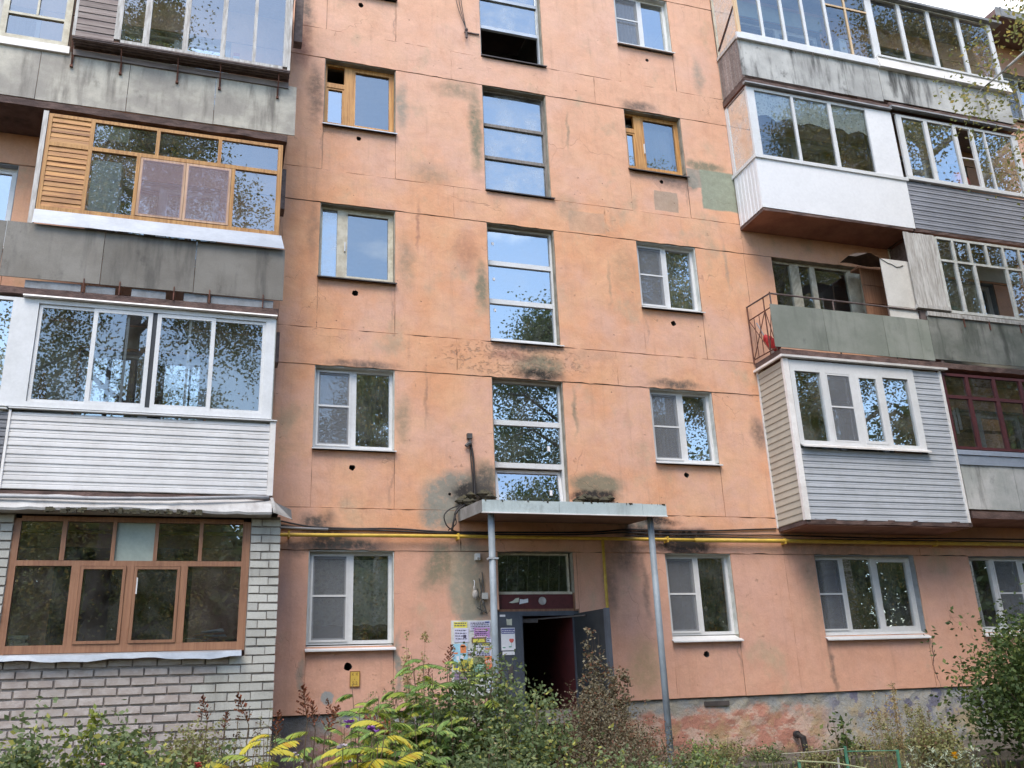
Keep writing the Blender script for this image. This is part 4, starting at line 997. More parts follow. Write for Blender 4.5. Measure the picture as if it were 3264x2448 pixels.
side_glass(b, 9.115, -.75, -.09, z0, z1, GLASSG); build('film', MB().add([(9.12,-.75,z0),(9.12,-.09,z0),(9.12,-.09,z1),(9.12,-.75,z1)], [(0,1,2,3)]), FILMS, b)
build('head_board', MB().box(9.10, 12.42, -.80, -.02, z1, z1+.03), GREYWOODX, b)
partition(b, 12.45, 9.05, 11.66, PVC)
# storey 4 far right: lilac siding, narrow sashes
b = slab(12.46, 15.75, 8.99, 9.06, 'balcony with lilac grey siding below white sliding sashes', under=SOFFIT)
planks(b, 12.49, 15.66, 9.07, 10.11, 10, SIDEL)
build('rail_trim', MB().box(12.52, 15.74, -.85, -.78, 10.13, 10.21), PVC, b)
z0, z1 = 10.21, 11.66
lst = [(12.555,12.68,z0,z1),(13.225,13.315,z0+.03,z1-.05),(13.955,14.04,z0+.03,z1-.05),(14.395,14.475,z0+.03,z1-.05),(14.765,14.80,z0+.03,z1-.05),(15.50,15.66,z0,z1),(12.68,15.50,z0,z0+.03),(12.68,15.50,z1-.05,z1)]
bars(b, lst, PVC)
panes(b, [(12.68,13.225,z0+.03,z1-.05),(13.315,13.955,z0+.03,z1-.05),(14.475,14.765,z0+.03,z1-.05),(14.80,15.50,z0+.03,z1-.05)], -.775)
bars(b, [(13.62,13.65,z0+.03,z1-.05),(13.65,13.955,10.90,10.925)], PVC, y=-.765, d=.03)
bars(b, [(14.04,14.395,10.90,10.925)], PVC, y=-.765, d=.03)
build('gutter_trim', MB().prism([(-.90,11.76),(-.89,11.80),(-.78,11.83),(-.78,11.77)], 'x', 12.42, 15.86), ROOFG, b)
build('head_board', MB().box(12.50, 15.7, -.79, -.02, z1, z1+.03), GREYWOODX, b)
# storey 5 right
b = slab(9.08, 12.42, 11.72, 11.86, 'top balcony with close set white mullions over sooty grey sheets', under=SOFFIT)
for a, c in ((9.055,10.27),(10.27,11.475),(11.475,12.09),(12.09,12.33)): sheet(b, a, c, 11.92, 12.78, SHEET5R)
build('gutter_trim', MB().prism([(-.88,11.70),(-.87,11.735),(-.78,11.76),(-.78,11.70)], 'x', 9.05, 12.42), ROOFG, b)
build('rail_trim', MB().prism([(-.80,12.90),(-.85,12.885),(-.86,12.745),(-.80,12.745)], 'x', 9.03, 12.36), PVC, b)
corrugated_side(b, 9.09, 11.88, 12.80, GREYWOODX, n=6)
build('side_rail', MB().box(9.07, 9.11, -.79, -.02, 12.82, 12.90), GREYW, b)
z0, z1 = 12.92, 14.58
side_glass(b, 9.12, -.75, -.05, z0, z1, GLASSG); bars(b, [(9.10,9.14,z0,z1)], CREAM, y=-.06, d=.05)
build('side_brace', MB().tube([(9.11,-.06,13.05),(9.11,-.74,13.6)], .014, 5), RUST, b)
bars(b, [(9.10,9.175,z0,z1)], ORANGEW)
lst = [(x-.03,x+.03,z0+.03,z1-.03) for x in (9.69,10.20,10.71,11.28)]+[(12.335,12.50,z0,z1),(9.175,12.335,z0,z0+.03),(9.175,12.335,z1-.03,z1)]
bars(b, lst, PVC)
bars(b, [(11.775,11.82,z0+.03,z1-.03),(11.31,11.775,14.10,14.14),(11.82,12.335,14.10,14.14)], ORANGEW, y=-.797)
ed = [9.175,9.69,10.20,10.71,11.28,11.80,12.335]
for a, c in zip(ed, ed[1:]): panes(b, [(a,c,z0+.03,z1-.03)], -.775, GLASSB, .012)
TEAL = simple('pale_teal_lining', (.36,.41,.37), (.28,.32,.29), .8, 2)
back_lining(b, 9.1, 9.65, 11.9, 14.5, TEAL); back_lining(b, 11.8, 12.4, 11.9, 14.5, BROWNF); back_lining(b, 9.65, 11.8, 14.12, 14.5, TEAL)
for x in (10.02,10.32,10.72,11.06): build('wire_hook', MB().tube([(x-.03,-.865,12.74),(x,-.875,12.62),(x+.03,-.865,12.74)], .005, 4), RUSTG, b)
build('roof_board', MB().box(9.08, 12.5, -.88, -.02, 14.59, 14.64), ROOFG, b)
b = slab(12.44, 15.75, 11.84, 11.93, 'top balcony with four wide white framed panes at the far right', under=SOFFIT)
for a, c in ((12.335,13.3),(13.3,14.5),(14.5,15.71)): sheet(b, a, c, 11.97, 12.76, SHEET5R)
build('flashing', MB().prism([(-.80,13.0),(-.84,12.99),(-.90,12.72),(-.80,12.72)], 'x', 12.34, 15.77), TRIMW, b)
build('rail_trim', MB().box(12.36, 15.76, -.87, -.79, 12.985, 13.03), PVC, b)
z0, z1 = 13.03, 14.56
lst = [(x-.045,x+.045,z0+.02,z1-.02) for x in (13.21,13.98,14.79)]+[(15.60,15.71,z0+.02,z1-.02),(12.5,15.71,z0,z0+.02),(12.5,15.71,z1-.02,z1)]
bars(b, lst, PVC)
ed = [12.5,13.21,13.98,14.79,15.60]
for a, c in zip(ed, ed[1:]): panes(b, [(a,c,z0,z1)], -.775, GLASSB, .012)
build('roof_board', MB().box(12.5, 15.95, -.90, -.02, 14.57, 14.63), ROOFG, b)
build('side_board', MB().box(15.66, 15.71, -.75, -.02, 11.95, 12.75), SHEET5R, b)
# the neighbours on the far right (outside the frame)
for k in range(1, 5): slab(25, 26, 3.4+FL*(k-1), 3.5+FL*(k-1), None) if False else None
# ------------------------------------------------------------------ entrance canopy
T = thing('entrance_canopy', 'flat grey fronted canopy over the entrance on two thin posts', 'canopy', (4.9, -1.2, -.3))
mb = MB(); mb.prism([(-1.28,3.262),(-1.28,3.40),(-.01,3.52),(-.01,3.36)], 'x', 3.50, 6.29); build('canopy_slab', mb, [CANS], T)
for a, c in ((3.485,4.62),(4.62,5.92),(5.92,6.305)):
    mb = MB(); mb.prism([(-1.305,3.25),(-1.305,3.42+U(-.004,.004)),(-1.283,3.42),(-1.283,3.25)], 'x', a+.002, c-.002); build('fascia_sheet', mb, CANF, T)
build('drip_edge', MB().box(3.48, 6.31, -1.315, -1.28, 3.235, 3.25), TRIMW, T)
mb = MB().add([(3.485,-1.30,3.25),(3.485,-.01,3.35),(3.485,-.01,3.53),(3.485,-1.30,3.42),(3.495,-1.30,3.25),(3.495,-.01,3.35),(3.495,-.01,3.53),(3.495,-1.30,3.42)], [(0,3,2,1),(4,5,6,7),(2,3,7,6),(0,1,5,4)])
build('side_sheet', mb, [CONC], T)
mb = MB()
for i in range(130):
    x = U(3.5,6.28); y = U(-1.26,-.02) if i % 3 else U(-.25,-.02); s = U(.02,.06)
    if 4.1 < x < 5.25 and y > -.5: continue
    zz = 3.40+(y+1.28)*.095; mb.ball((x,y,zz), s, (1.4,1,.6 if y < -.3 else 1.5), 5)
for i in range(60):
    x = U(3.45,4.05) if i % 2 else U(5.35,6.15); mb.ball((x,U(-.12,-.02),3.58+U(0,.20)), U(.03,.08), (1.5,.8,1), 5)
for i in range(26):
    x = U(3.5,6.29); w_ = U(.004,.03); mb.box(x, x+w_, -1.309, -1.3055, 3.42-U(.005,.03), 3.426)
build('roof_debris', mb, MOSS, T, kind='stuff')
for (x, y) in ((3.655,-1.15),(6.125,-1.10)):
    gz = ground_z(x, y); build('post', MB().tube([(x,y,gz-.2),(x,y,3.29)], .047, 14), POSTG, T, smooth=True)
build('post_clamp', MB().box(3.59, 3.73, -1.2, -1.1, 2.62, 2.645), GALV, T)

# ------------------------------------------------------------------ gas pipe and cables
T = thing('gas_pipe', 'yellow gas pipe along the facade above the ground floor windows', 'pipe', (4.9, -.1, 1.7))
mb = MB().tube([(-3,-.10,3.10),(.6,-.10,3.10),(3.45,-.10,3.115),(6.9,-.10,3.11),(7.4,-.10,3.108)], .026, 10); build('pipe_run', mb, GASY, T, smooth=True)
mb = MB().tube([(7.4,-.10,3.108),(9.06,-.10,3.115),(13,-.10,3.112),(20,-.10,3.11)], .034, 10); build('pipe_run', mb, GASY, T, smooth=True)
mb = MB().tube([(5.78,-.10,3.10),(5.785,-.09,2.4),(5.785,-.09,1.86),(5.79,-.07,1.79),(5.80,.0,1.755)], .024, 10); build('pipe_branch', mb, GASY, T, smooth=True)
build('wall_sleeve', MB().tube([(5.80,-.02,1.75),(5.80,.02,1.745)], .04, 10), RUST, T)
for x in (3.45, 9.08, 1.0, 12.2, 6.9): build('pipe_clamp', MB().box(x-.012, x+.012, -.14, .0, 3.065, 3.155), GASY, T)
def cable(pts, r, label, m=CABLE, grp=None, n=5, name='cable'):
    # smooth the path
    P_ = [Vector(p) for p in pts]; out = []
    for i in range(len(P_)-1):
        a, b = P_[i], P_[i+1]; c = P_[max(i-1,0)]; d = P_[min(i+2,len(P_)-1)]
        for k in range(4):
            t = k/4; out.append(.5*((2*a)+(-c+b)*t+(2*c-5*a+4*b-d)*t*t+(-c+3*a-3*b+d)*t**3))
    out.append(P_[-1])
    return tag(build(name, MB().tube(out, r, n), m, loc=pts[0], smooth=True), label, 'cable', grp)
cable([(.86,-.04,3.31),(1.3,-.03,3.235),(1.9,-.03,3.215),(2.5,-.03,3.225),(3.1,-.03,3.195),(3.5,-.03,3.19),(4.5,-.03,3.20),(5.6,-.03,3.22),(6.3,-.03,3.275),(7.0,-.03,3.27),(7.8,-.03,3.28),(8.6,-.03,3.315),(9.0,-.03,3.33)], .014, 'upper black cable sagging along the wall beneath the canopy roof')
cable([(.86,-.03,3.25),(1.35,-.03,3.20),(2.0,-.04,3.20),(2.7,-.03,3.185),(3.3,-.03,3.17),(4.2,-.03,3.165),(5.4,-.03,3.18),(6.2,-.03,3.225),(6.9,-.03,3.205),(7.6,-.03,3.215),(8.4,-.03,3.215),(9.1,-.03,3.225),(11,-.03,3.2),(14,-.03,3.22),(19,-.03,3.2)], .012, 'middle black cable running just above the yellow gas pipe')
cable([(6.2,-.03,3.18),(7.0,-.03,3.16),(8.0,-.03,3.175),(9.0,-.03,3.16),(12,-.03,3.17),(19,-.03,3.16)], .009, 'thin brown cable along the wall right of the canopy')
tag(build('conduit', MB().tube([(.84,-.03,3.215),(1.55,-.03,3.20)], .02, 8), GALVTUBE, loc=(.84,-.03,3.2), smooth=True), 'short grey conduit beside the brick balcony corner', 'pipe')
cable([(3.70,-.03,4.58),(3.735,-.035,4.35),(3.745,-.03,4.05),(3.75,-.03,3.85),(3.72,-.05,3.70),(3.58,-.09,3.60),(3.44,-.12,3.49),(3.38,-.14,3.34),(3.36,-.1,3.19)], .017, 'thick cable dropping down the wall left of the stair window')
cable([(3.69,-.03,4.56),(3.70,-.03,4.3),(3.72,-.03,3.8),(3.60,-.06,3.64),(3.35,-.1,3.53),(3.24,-.12,3.42),(3.27,-.12,3.28),(3.36,-.1,3.21),(3.48,-.05,3.18)], .010, 'thin cable making a loop beside the canopy corner')
cable([(3.3,-.1,3.2),(3.42,-.12,3.3),(3.40,-.12,3.45),(3.50,-.1,3.58),(3.62,-.06,3.62)], .009, 'second cable loop behind the canopy corner')
T = thing('cable_entry', 'small dark cable entry box high on the wall left of stair window', 'box', (3.69, -.03, 4.6))
build('box_body', MB().box(3.645, 3.725, -.06, -.0, 4.65, 4.73), DGR := simple('dark_grey_plastic', (.10,.095,.09), (.06,.06,.06), .6, 8), T)
build('elbow', MB().tube([(3.62,-.05,4.52),(3.66,-.05,4.56),(3.70,-.04,4.57)], .032, 8), DGR, T)
build('elbow', MB().tube([(3.69,-.03,4.66),(3.69,-.04,4.57)], .018, 8), DGR, T)
for i, x in enumerate((3.88, 3.93, 3.97)):
    cable([(x-.30,-.04,13.9),(x-.24,-.04,13.0),(3.80,-.06,12.42),(3.80,-.05,12.28)], .006, ['leftmost','middle','rightmost'][i]+' of three thin wires meeting at a bracket below the roof', grp=None)
T = thing('wire_bracket', 'small iron bracket with insulator where wires meet high up', 'bracket', (3.8, 0, 12.3))
mb = MB(); mb.tube([(3.80,-.07,12.22),(3.80,-.06,12.44)], .022, 6); mb.box(3.78,4.06,-.03,-.005,12.38,12.40); mb.ball((3.80,-.07,12.4), .035); build('iron_arm', mb, RUSTG, T)

# ------------------------------------------------------------------ notice board with flyers
T = thing('notice_board', 'board crowded with bright paper flyers left of the entrance door', 'notice board', (3.64, -.02, 1.0))
build('backing', MB().box(3.345, 3.945, -.022, .0, .86, 1.905), simple('board_white', (.66,.67,.64)), T)
def col(name, c): return simple('paper_'+name, c, tuple(a*.9 for a in c), .75, 6, bump=.03, orand=.02)
YEL, LIL, PUR, ORA, RED, GRN, BLU, WHT, CYA, BRN = col('yellow',(.72,.66,.12)), col('lilac',(.60,.60,.74)), col('purple',(.50,.27,.55)), col('orange',(.75,.25,.10)), col('red',(.62,.13,.11)), col('green',(.16,.36,.27)), col('blue',(.12,.17,.42)), col('white',(.72,.72,.76)), col('cyan',(.33,.58,.72)), col('brown',(.22,.15,.10))
INK = col('ink',(.09,.08,.13))
LAY = [0]
def flyer(x0, x1, z0, z1, m, rows=0, rc=None, rot=.0, extra=()):
    LAY[0] += 1; y = -.024-.0018*(LAY[0] % 9)
    a = U(-.02,.02)+rot; cx, cz = (x0+x1)/2, (z0+z1)/2
    def tr_(x, z, dy=0): return (cx+(x-cx)*math.cos(a)-(z-cz)*math.sin(a), y-dy, cz+(x-cx)*math.sin(a)+(z-cz)*math.cos(a))
    mb = MB(); mats = [m]
    n = 4
    vs = [tr_(x0+(x1-x0)*i/n, z, (.004 if i in (0,n) else 0)*random.random()*2) for z in (z0, z1) for i in range(n+1)]
    mb.add(vs, [(i, i+1, n+2+i, n+1+i) for i in range(n)])
    f = build('flyer', mb, mats, T)
    if rows or extra:
        mb = MB(); ms = [rc or INK]
        for i in range(rows):
            zz = z1-(z1-z0)*(.14+.78*i/max(1,rows)); h = min(.012, (z1-z0)/rows*.42); xx = x0+.012
            while xx < x1-.02:
                l = U(.012,.045); mb.add([tr_(xx,zz-h,.003),tr_(min(xx+l,x1-.012),zz-h,.003),tr_(min(xx+l,x1-.012),zz,.003),tr_(xx,zz,.003)], [(0,1,2,3)]); xx += l+.009
        for (ea, eb, ec, ed_, em) in extra:
            if em not in ms: ms.append(em)
            mb.add([tr_(ea,ec,.0025),tr_(eb,ec,.0025),tr_(eb,ed_,.0025),tr_(ea,ed_,.0025)], [(0,1,2,3)], ms.index(em))
        build('print', mb, ms, f)
    return f
flyer(3.38,3.58,1.80,1.885,YEL,2)
flyer(3.385,3.60,1.60,1.80,LIL,4,extra=((3.52,3.57,1.66,1.705,INK),))
flyer(3.62,3.93,1.76,1.89,LIL,4,extra=((3.85,3.93,1.865,1.885,BLU),))
flyer(3.36,3.47,1.30,1.58,CYA,0,extra=((3.365,3.40,1.5,1.53,BRN),(3.37,3.43,1.44,1.46,ORA),(3.41,3.45,1.35,1.41,WHT)))
flyer(3.45,3.575,1.36,1.58,CYA,0,extra=((3.465,3.56,1.45,1.55,ORA),(3.48,3.54,1.53,1.57,ORA),(3.47,3.52,1.37,1.42,WHT)))
flyer(3.68,3.915,1.655,1.80,PUR,4,INK,extra=((3.70,3.90,1.755,1.785,col('pink',(.74,.50,.68))),(3.70,3.90,1.665,1.69,col('pink',(.74,.50,.68)))))
flyer(3.64,3.86,1.585,1.665,BRN,0,extra=((3.66,3.84,1.595,1.64,YEL),))
flyer(3.86,3.935,1.59,1.66,LIL,2)
flyer(3.66,3.93,1.49,1.58,WHT,2,extra=((3.80,3.93,1.545,1.58,YEL),(3.84,3.93,1.495,1.51,ORA)))
flyer(3.70,3.93,1.39,1.475,LIL,3)
flyer(3.56,3.70,1.42,1.50,WHT,2,extra=((3.57,3.64,1.42,1.44,BRN),))
flyer(3.36,3.46,1.22,1.32,YEL,2,extra=((3.39,3.43,1.25,1.32,BLU),))
flyer(3.44,3.655,1.20,1.375,YEL,7,rc=col('olive_ink',(.30,.27,.05)))
flyer(3.655,3.835,1.29,1.405,col('photo',(.33,.30,.18)),3,rc=col('photo2',(.2,.2,.13)))
flyer(3.655,3.84,1.19,1.29,GRN,3,rc=col('mint',(.5,.66,.55)))
of = flyer(3.83,3.935,1.205,1.40,ORA,0,extra=((3.835,3.93,1.21,1.25,RED),))
flyer(3.37,3.56,1.08,1.19,col('mauve',(.30,.22,.32)),2)
flyer(3.75,3.935,1.10,1.20,WHT,1,extra=((3.79,3.84,1.13,1.16,INK),))
flyer(3.57,3.75,1.02,1.18,col('lime',(.55,.66,.12)),3)
flyer(3.84,3.94,.93,1.10,WHT,2,extra=((3.86,3.92,.95,1.0,col('sky',(.3,.45,.7))),))
def text_obj(body, size, loc, m, parent, name='lettering', rotx=90, space=1.0):
    cu = bpy.data.curves.new('tmp', 'FONT'); cu.body = body; cu.size = size; cu.align_x = 'CENTER'; cu.align_y = 'CENTER'; cu.space_character = space
    cu.extrude = .0006; cu.resolution_u = 2
    to = bpy.data.objects.new('tmp', cu); C.objects.link(to)
    dg = bpy.context.evaluated_depsgraph_get(); dg.update()
    me = bpy.data.meshes.new_from_object(to.evaluated_get(dg)); bpy.data.objects.remove(to); bpy.data.curves.remove(cu)
    me.name = name; me.materials.clear(); me.materials.append(m)
    o = link(name, me, parent); o.location = Vector(loc)-WL[parent.name]; o.rotation_euler = (rad(rotx), 0, 0)
    return o
text_obj('450', .062, (3.882, -.048, 1.32), PAPERW, of)
# ------------------------------------------------------------------ hydrant plate
T = thing('hydrant_plate', 'small yellow plate lettered K K 5,2 under the left ground window', 'sign', (1.97, -.01, 1.14))
build('plate', MB().box(1.903, 2.04, -.008, .008, 1.042, 1.247), simple('plate_yellow', (.60,.40,.07), (.5,.33,.06), .6, 9), T)
mb = MB(); x0, x1, z0, z1, w = 1.901, 2.042, 1.040, 1.249, .010
mb.box(x0,x0+w,-.0105,-.006,z0,z1); mb.box(x1-w,x1,-.0105,-.006,z0,z1); mb.box(x0+w,x1-w,-.0105,-.006,z0,z0+w); mb.box(x0+w,x1-w,-.0105,-.006,z1-w,z1)
BRL = simple('brown_lettering', (.22,.10,.03), None, .7)
build('border', mb, BRL, T)
text_obj('К К', .058, (1.971, -.0095, 1.205), BRL, T); text_obj(',', .075, (1.968, -.0095, 1.16), BRL, T); text_obj('5,2', .062, (1.972, -.0095, 1.088), BRL, T)
# ------------------------------------------------------------------ things at the entrance
T = thing('poster', 'white poster with blue heading and red flower on the door panel', 'poster', (4.22, .035, 1.6))
build('sheet', MB().box(4.11, 4.325, .030, .036, 1.475, 1.795), PAPERW, T)
build('heading', MB().box(4.115, 4.32, .0275, .031, 1.71, 1.785), col('navy',(.13,.14,.30)), T)
mb = MB()
for r in range(2):
    x = 4.13
    while x < 4.29: l = U(.01,.03); mb.box(x, x+l, .026, .0278, 1.75-r*.025, 1.76-r*.025); x += l+.008
build('print', mb, PAPERW, T)
mb = MB(); mb.ball((4.268,.029,1.61), .03, (1,.1,1), 10); mb.ball((4.285,.029,1.62), .02, (1,.1,1), 8); mb.ball((4.25,.029,1.62), .02, (1,.1,1), 8); build('flower_print', mb, RED, T)
build('stem_print', MB().tube([(4.268,.029,1.585),(4.26,.029,1.52)], .003, 4), GRN, T); build('leaf_print', MB().ball((4.245,.0285,1.525), .02, (1.3,.1,.5), 8), GRN, T); build('leaf_print', MB().ball((4.15,.029,1.515), .02, (1.3,.1,.5), 8), GRN, T)
tag(build('notice', MB().box(4.125, 4.31, .030, .037, 1.41, 1.46), PAPERW, loc=(4.2,.03,1.42)), 'narrow white label below the poster on the door panel', 'label')
tag(build('notice', MB().box(4.10, 4.185, .030, .037, 1.955, 1.985), PAPERW, loc=(4.1,.03,1.95)), 'tiny white label at the top left of the door', 'label')
tag(build('notice', MB().add([(4.205,.035,1.835),(4.285,.036,1.83),(4.287,.03,1.925),(4.262,.028,1.92),(4.24,.03,1.915),(4.20,.034,1.925)], [(0,1,2,3,4,5)]), simple('yellowed_paper', (.62,.62,.5)), loc=(4.24,.03,1.85)), 'torn yellowish slip of paper on the door panel', 'paper')
tag(build('notice', MB().add([(4.43,.085,2.14),(4.57,.083,2.165),(4.572,.085,2.222),(4.50,.08,2.208),(4.44,.083,2.215)], [(0,1,2,3,4)]), PAPERW, loc=(4.4,.08,2.2)), 'torn white paper on the maroon board over the door', 'paper')
tag(build('notice', MB().add([(4.27,.085,2.165),(4.32,.08,2.155),(4.42,.084,2.17),(4.43,.083,2.235),(4.37,.08,2.225),(4.33,.086,2.19)], [(0,1,2,3,4,5)]), simple('yellowed_paper', (.62,.62,.5)), loc=(4.3,.08,2.2)), 'curled paper scrap left of the white one over the door', 'paper')
T = thing('plastic_bag', 'whitish plastic bag hanging on wires left of the canopy post', 'bag', (3.70, -.08, 2.3))
mb = MB(); mb.ball((3.70,-.08,2.27), .055, (.85,.7,1.25), 10); mb.ball((3.69,-.08,2.36), .025, (.8,.7,1.8), 8); build('bag_body', mb, simple('bag_plastic', (.52,.48,.44), (.38,.34,.30), .4, 30), T, smooth=True)
build('bag_handle', MB().tube([(3.69,-.08,2.40),(3.70,-.06,2.46),(3.70,-.02,2.48)], .006, 5), PAPERW, T)
T = thing('junction_box', 'pale round junction box with dark wires beside the canopy post', 'box', (3.85, -.03, 2.25))
build('box_body', MB().box(3.81, 3.90, -.07, 0, 2.205, 2.295), simple('pale_plastic', (.50,.49,.46), (.4,.39,.36), .5), T)
for i in range(4): build('wire', MB().tube([(3.74+U(0,.14),-.02,2.42+U(-.1,.2)),(3.76+i*.03,-.04,2.24),(3.76+U(0,.1),-.06,2.15),(3.72+U(0,.18),-.05,2.06+U(-.03,.05)),(3.82+U(-.05,.08),-.02,2.0)], .008, 5), simple('grey_wire', (.10,.095,.085), (.06,.055,.05)), T)
T = thing('motion_sensor', 'small white sensor box on the wall under the canopy', 'sensor', (3.76, -.03, 2.8))
build('sensor_body', MB().box(3.725, 3.795, -.07, 0, 2.775, 2.87), PVC, T); build('lens', MB().ball((3.76,-.07,2.80), .02), GREYW, T)

# ------------------------------------------------------------------ curtains and sill things
def curtain(name, x0, x1, z0, z1, y, label, m=LACE, scallop=.03, amp=.018, nx=36, cat='curtain'):
    mb = MB(); vs = []; nz = 4
    for j in range(nz+1):
        for i in range(nx+1):
            t = i/nx; x = x0+(x1-x0)*t; s = scallop*abs(math.sin(t*math.pi*5)) if j == 0 else 0
            vs.append((x, y+amp*math.sin(t*40)+.3*amp*math.sin(t*97), z0+(z1-z0)*j/nz+s))
    mb.add(vs, [(j*(nx+1)+i, j*(nx+1)+i+1, (j+1)*(nx+1)+i+1, (j+1)*(nx+1)+i) for j in range(nz) for i in range(nx)])
    return tag(build(name, mb, m, loc=(x0, y, z0), smooth=True), label, cat)
curtain('lace_curtain', 1.33, 2.48, 1.86, 2.80, .19, 'white lace curtain behind the ground floor left window')
curtain('lace_curtain', 9.2, 11.9, 11.02, 11.62, -.735, 'scalloped lace valance behind the white balcony glazing', scallop=.10)
curtain('curtain', 10.30, 10.85, 1.7, 2.85, .21, 'pale curtain in the three part ground floor window', simple('drab_curtain', (.30,.28,.22), (.22,.2,.15), .9, 4))
curtain('curtain', 7.55, 8.0, 1.75, 2.85, .21, 'drab curtain in the window right of the post', simple('drab_curtain', (.30,.28,.22)))
curtain('curtain', 7.0, 8.0, 10.1, 11.2, .32, 'thin curtain inside the varnished window', net_mat('tulle', (.5,.5,.48), .5))
curtain('curtain', 1.95, 2.48, 4.6, 5.65, .23, 'sheer curtain in the second storey left window', net_mat('sheer', (.55,.55,.5), .6))
curtain('curtain', 6.98, 7.43, 4.6, 5.65, .24, 'brown drape in the second storey right window', simple('brown_drape', (.25,.18,.13), (.16,.11,.08), .9, 4))
curtain('curtain', 7.55, 8.02, 7.35, 8.45, .24, 'sheer curtain in the third storey right window', net_mat('sheer', (.55,.55,.5), .6))
curtain('curtain', 6.98, 7.45, 13.0, 14.05, .24, 'grey blind in the window at the top edge', simple('grey_blind', (.35,.35,.36), None, .8))
curtain('curtain', 11.06, 11.55, 1.72, 2.83, .23, 'sheer curtain in the right part of the three part window', net_mat('sheer', (.55,.55,.5), .6))
curtain('curtain', 13.35, 14.4, 7.5, 8.3, -.12, 'cream curtain seen through the open balcony sash', CREAM)
LEAFIN = leaf_mat('house_plant_leaf', (.07,.16,.03,1), (.16,.24,.05,1))
def house_plant(x, y, z, h, label, pot=(.30,.14,.07), r=.1):
    T = thing('potted_plant', label, 'plant', (x, y, z))
    mb = MB().tube([(x,y,z),(x,y,z+.11)], [.05,.068], 10); build('pot', mb, simple('pot_%d' % int(pot[0]*100), pot), T)
    mb = MB()
    for i in range(26):
        a = U(0,6.28); rr = U(.02,r); zz = z+.11+U(.0,h); c = Vector((x+rr*math.cos(a), y+rr*.7*math.sin(a), zz)); d = Vector((math.cos(a),math.sin(a),U(-.2,.8))).normalized()*.045; s = Vector((-math.sin(a),math.cos(a),0))*.016
        mb.add([c-d, c+s, c+d, c-s], [(0,1,2,3)])
    build('leaves', mb, LEAFIN, T, kind='stuff')
house_plant(2.15, .26, 1.66, .22, 'green plant on the sill behind the lace curtain')
house_plant(7.78, .27, 1.69, .10, 'low yellow green plant on the sill right of the post')
house_plant(10.6, .28, 1.68, .25, 'leafy plant in the three part ground floor window')
T = thing('vase', 'pale rounded vase standing in the three part window', 'vase', (11.42, .24, 1.68)); build('vase_body', MB().tube([(11.42,.24,1.68),(11.42,.24,1.74),(11.42,.24,1.83),(11.42,.24,1.92),(11.42,.24,1.96)], [.05,.075,.08,.05,.025], 12), simple('vase_glaze', (.48,.48,.36)), T, smooth=True)
T = thing('hanging_charm', 'white round charm hanging in the window right of the post', 'ornament', (7.62, .2, 2.05)); build('disc', MB().ball((7.62,.17,2.05), .035, (1,.3,1.2)), PVC, T); build('cord', MB().tube([(7.62,.17,2.08),(7.62,.17,2.4)], .003, 4), PVC, T)
T = thing('paper_pile', 'crumpled pile of whitish papers behind the brown framed pane', 'papers', (.15, -.6, 1.62))
for i in range(9):
    cx, cz = -.15+U(0,.40), 1.63+i*.016; build('paper_sheet', MB().add([(cx-.14,-.68+U(-.02,.02),cz),(cx+.15,-.68,cz+U(-.02,.05)),(cx+.13,-.48,cz+U(0,.06)),(cx-.12,-.5,cz+.02)], [(0,1,2,3)]), PAPERW, T)
T = thing('book_stack', 'small stack of pale books in the left brown framed pane', 'books', (-2.15, -.6, 1.62))
for i in range(3): build('book', MB().box(-2.26+U(0,.03), -2.05+U(-.03,.03), -.70, -.56, 1.62+i*.045, 1.66+i*.045), simple('book_cover', (.45,.44,.36), (.35,.35,.3), orand=.2), T)
T = thing('carton', 'small red and white carton inside the upper left glazed box', 'carton', (-.14, -.93, 10.22)); build('carton_body', MB().box(-.19, -.10, -.97, -.9, 10.22, 10.30), PAPERW, T); build('carton_lid', MB().box(-.19, -.10, -.97, -.9, 10.30, 10.36), RED, T)
T = thing('bottle', 'red brown bottle behind the left sliding pane', 'bottle', (-2.28, -.55, 4.6)); build('bottle_body', MB().tube([(-2.28,-.55,4.6),(-2.28,-.55,4.95),(-2.28,-.55,5.05),(-2.28,-.55,5.16)], [.06,.06,.03,.03], 12), simple('brown_glass', (.16,.06,.035), None, .2), T, smooth=True)
T = thing('basin', 'orange plastic basin behind the dark sliding sash', 'basin', (14.25, -.45, 10.4)); build('bowl', MB().tube([(14.22,-.48,10.50),(14.22,-.40,10.50),(14.22,-.30,10.5)], [.26,.22,.12], 18), simple('orange_plastic', (.70,.13,.03), (.6,.1,.03), .4), T, smooth=True)
T = thing('red_bag', 'crumpled red bag on the floor behind the side railing', 'bag', (9.12, -.45, 6.35))
mb = MB(); mb.ball((9.12,-.58,6.46), .12, (.7,.9,1.15), 10); mb.ball((9.11,-.42,6.56), .10, (.7,.9,1.3), 10); mb.ball((9.12,-.30,6.68), .06, (.7,1,1.4), 8); build('bag_body', mb, simple('red_cloth', (.55,.03,.035), (.35,.02,.02), .6, 14, bump=.5, bscale=20), T, smooth=True)
T = thing('broom', 'grey handled broom leaning behind the side railing', 'broom', (9.1, -.3, 6.4)); build('handle', MB().tube([(9.12,-.45,6.4),(9.10,-.12,7.05)], .012, 6), GALVTUBE, T); build('brush', MB().box(9.08,9.16,-.55,-.42,6.31,6.42), GREYW, T)
T = thing('rag', 'dark rag draped over the cupboard on the open balcony', 'rag', (11.6, -.5, 8.4))
mb = MB(); n = 12; vs = []
for i in range(n+1):
    x = 11.0+1.05*i/n; s = .5+.5*math.sin(i*.7)
    vs += [(x,-.76,8.30+.10*math.sin(i*.45)+U(-.02,.02)),(x,-.55,8.42+.09*math.sin(i*.5)),(x,-.30,8.38+.03*s)]
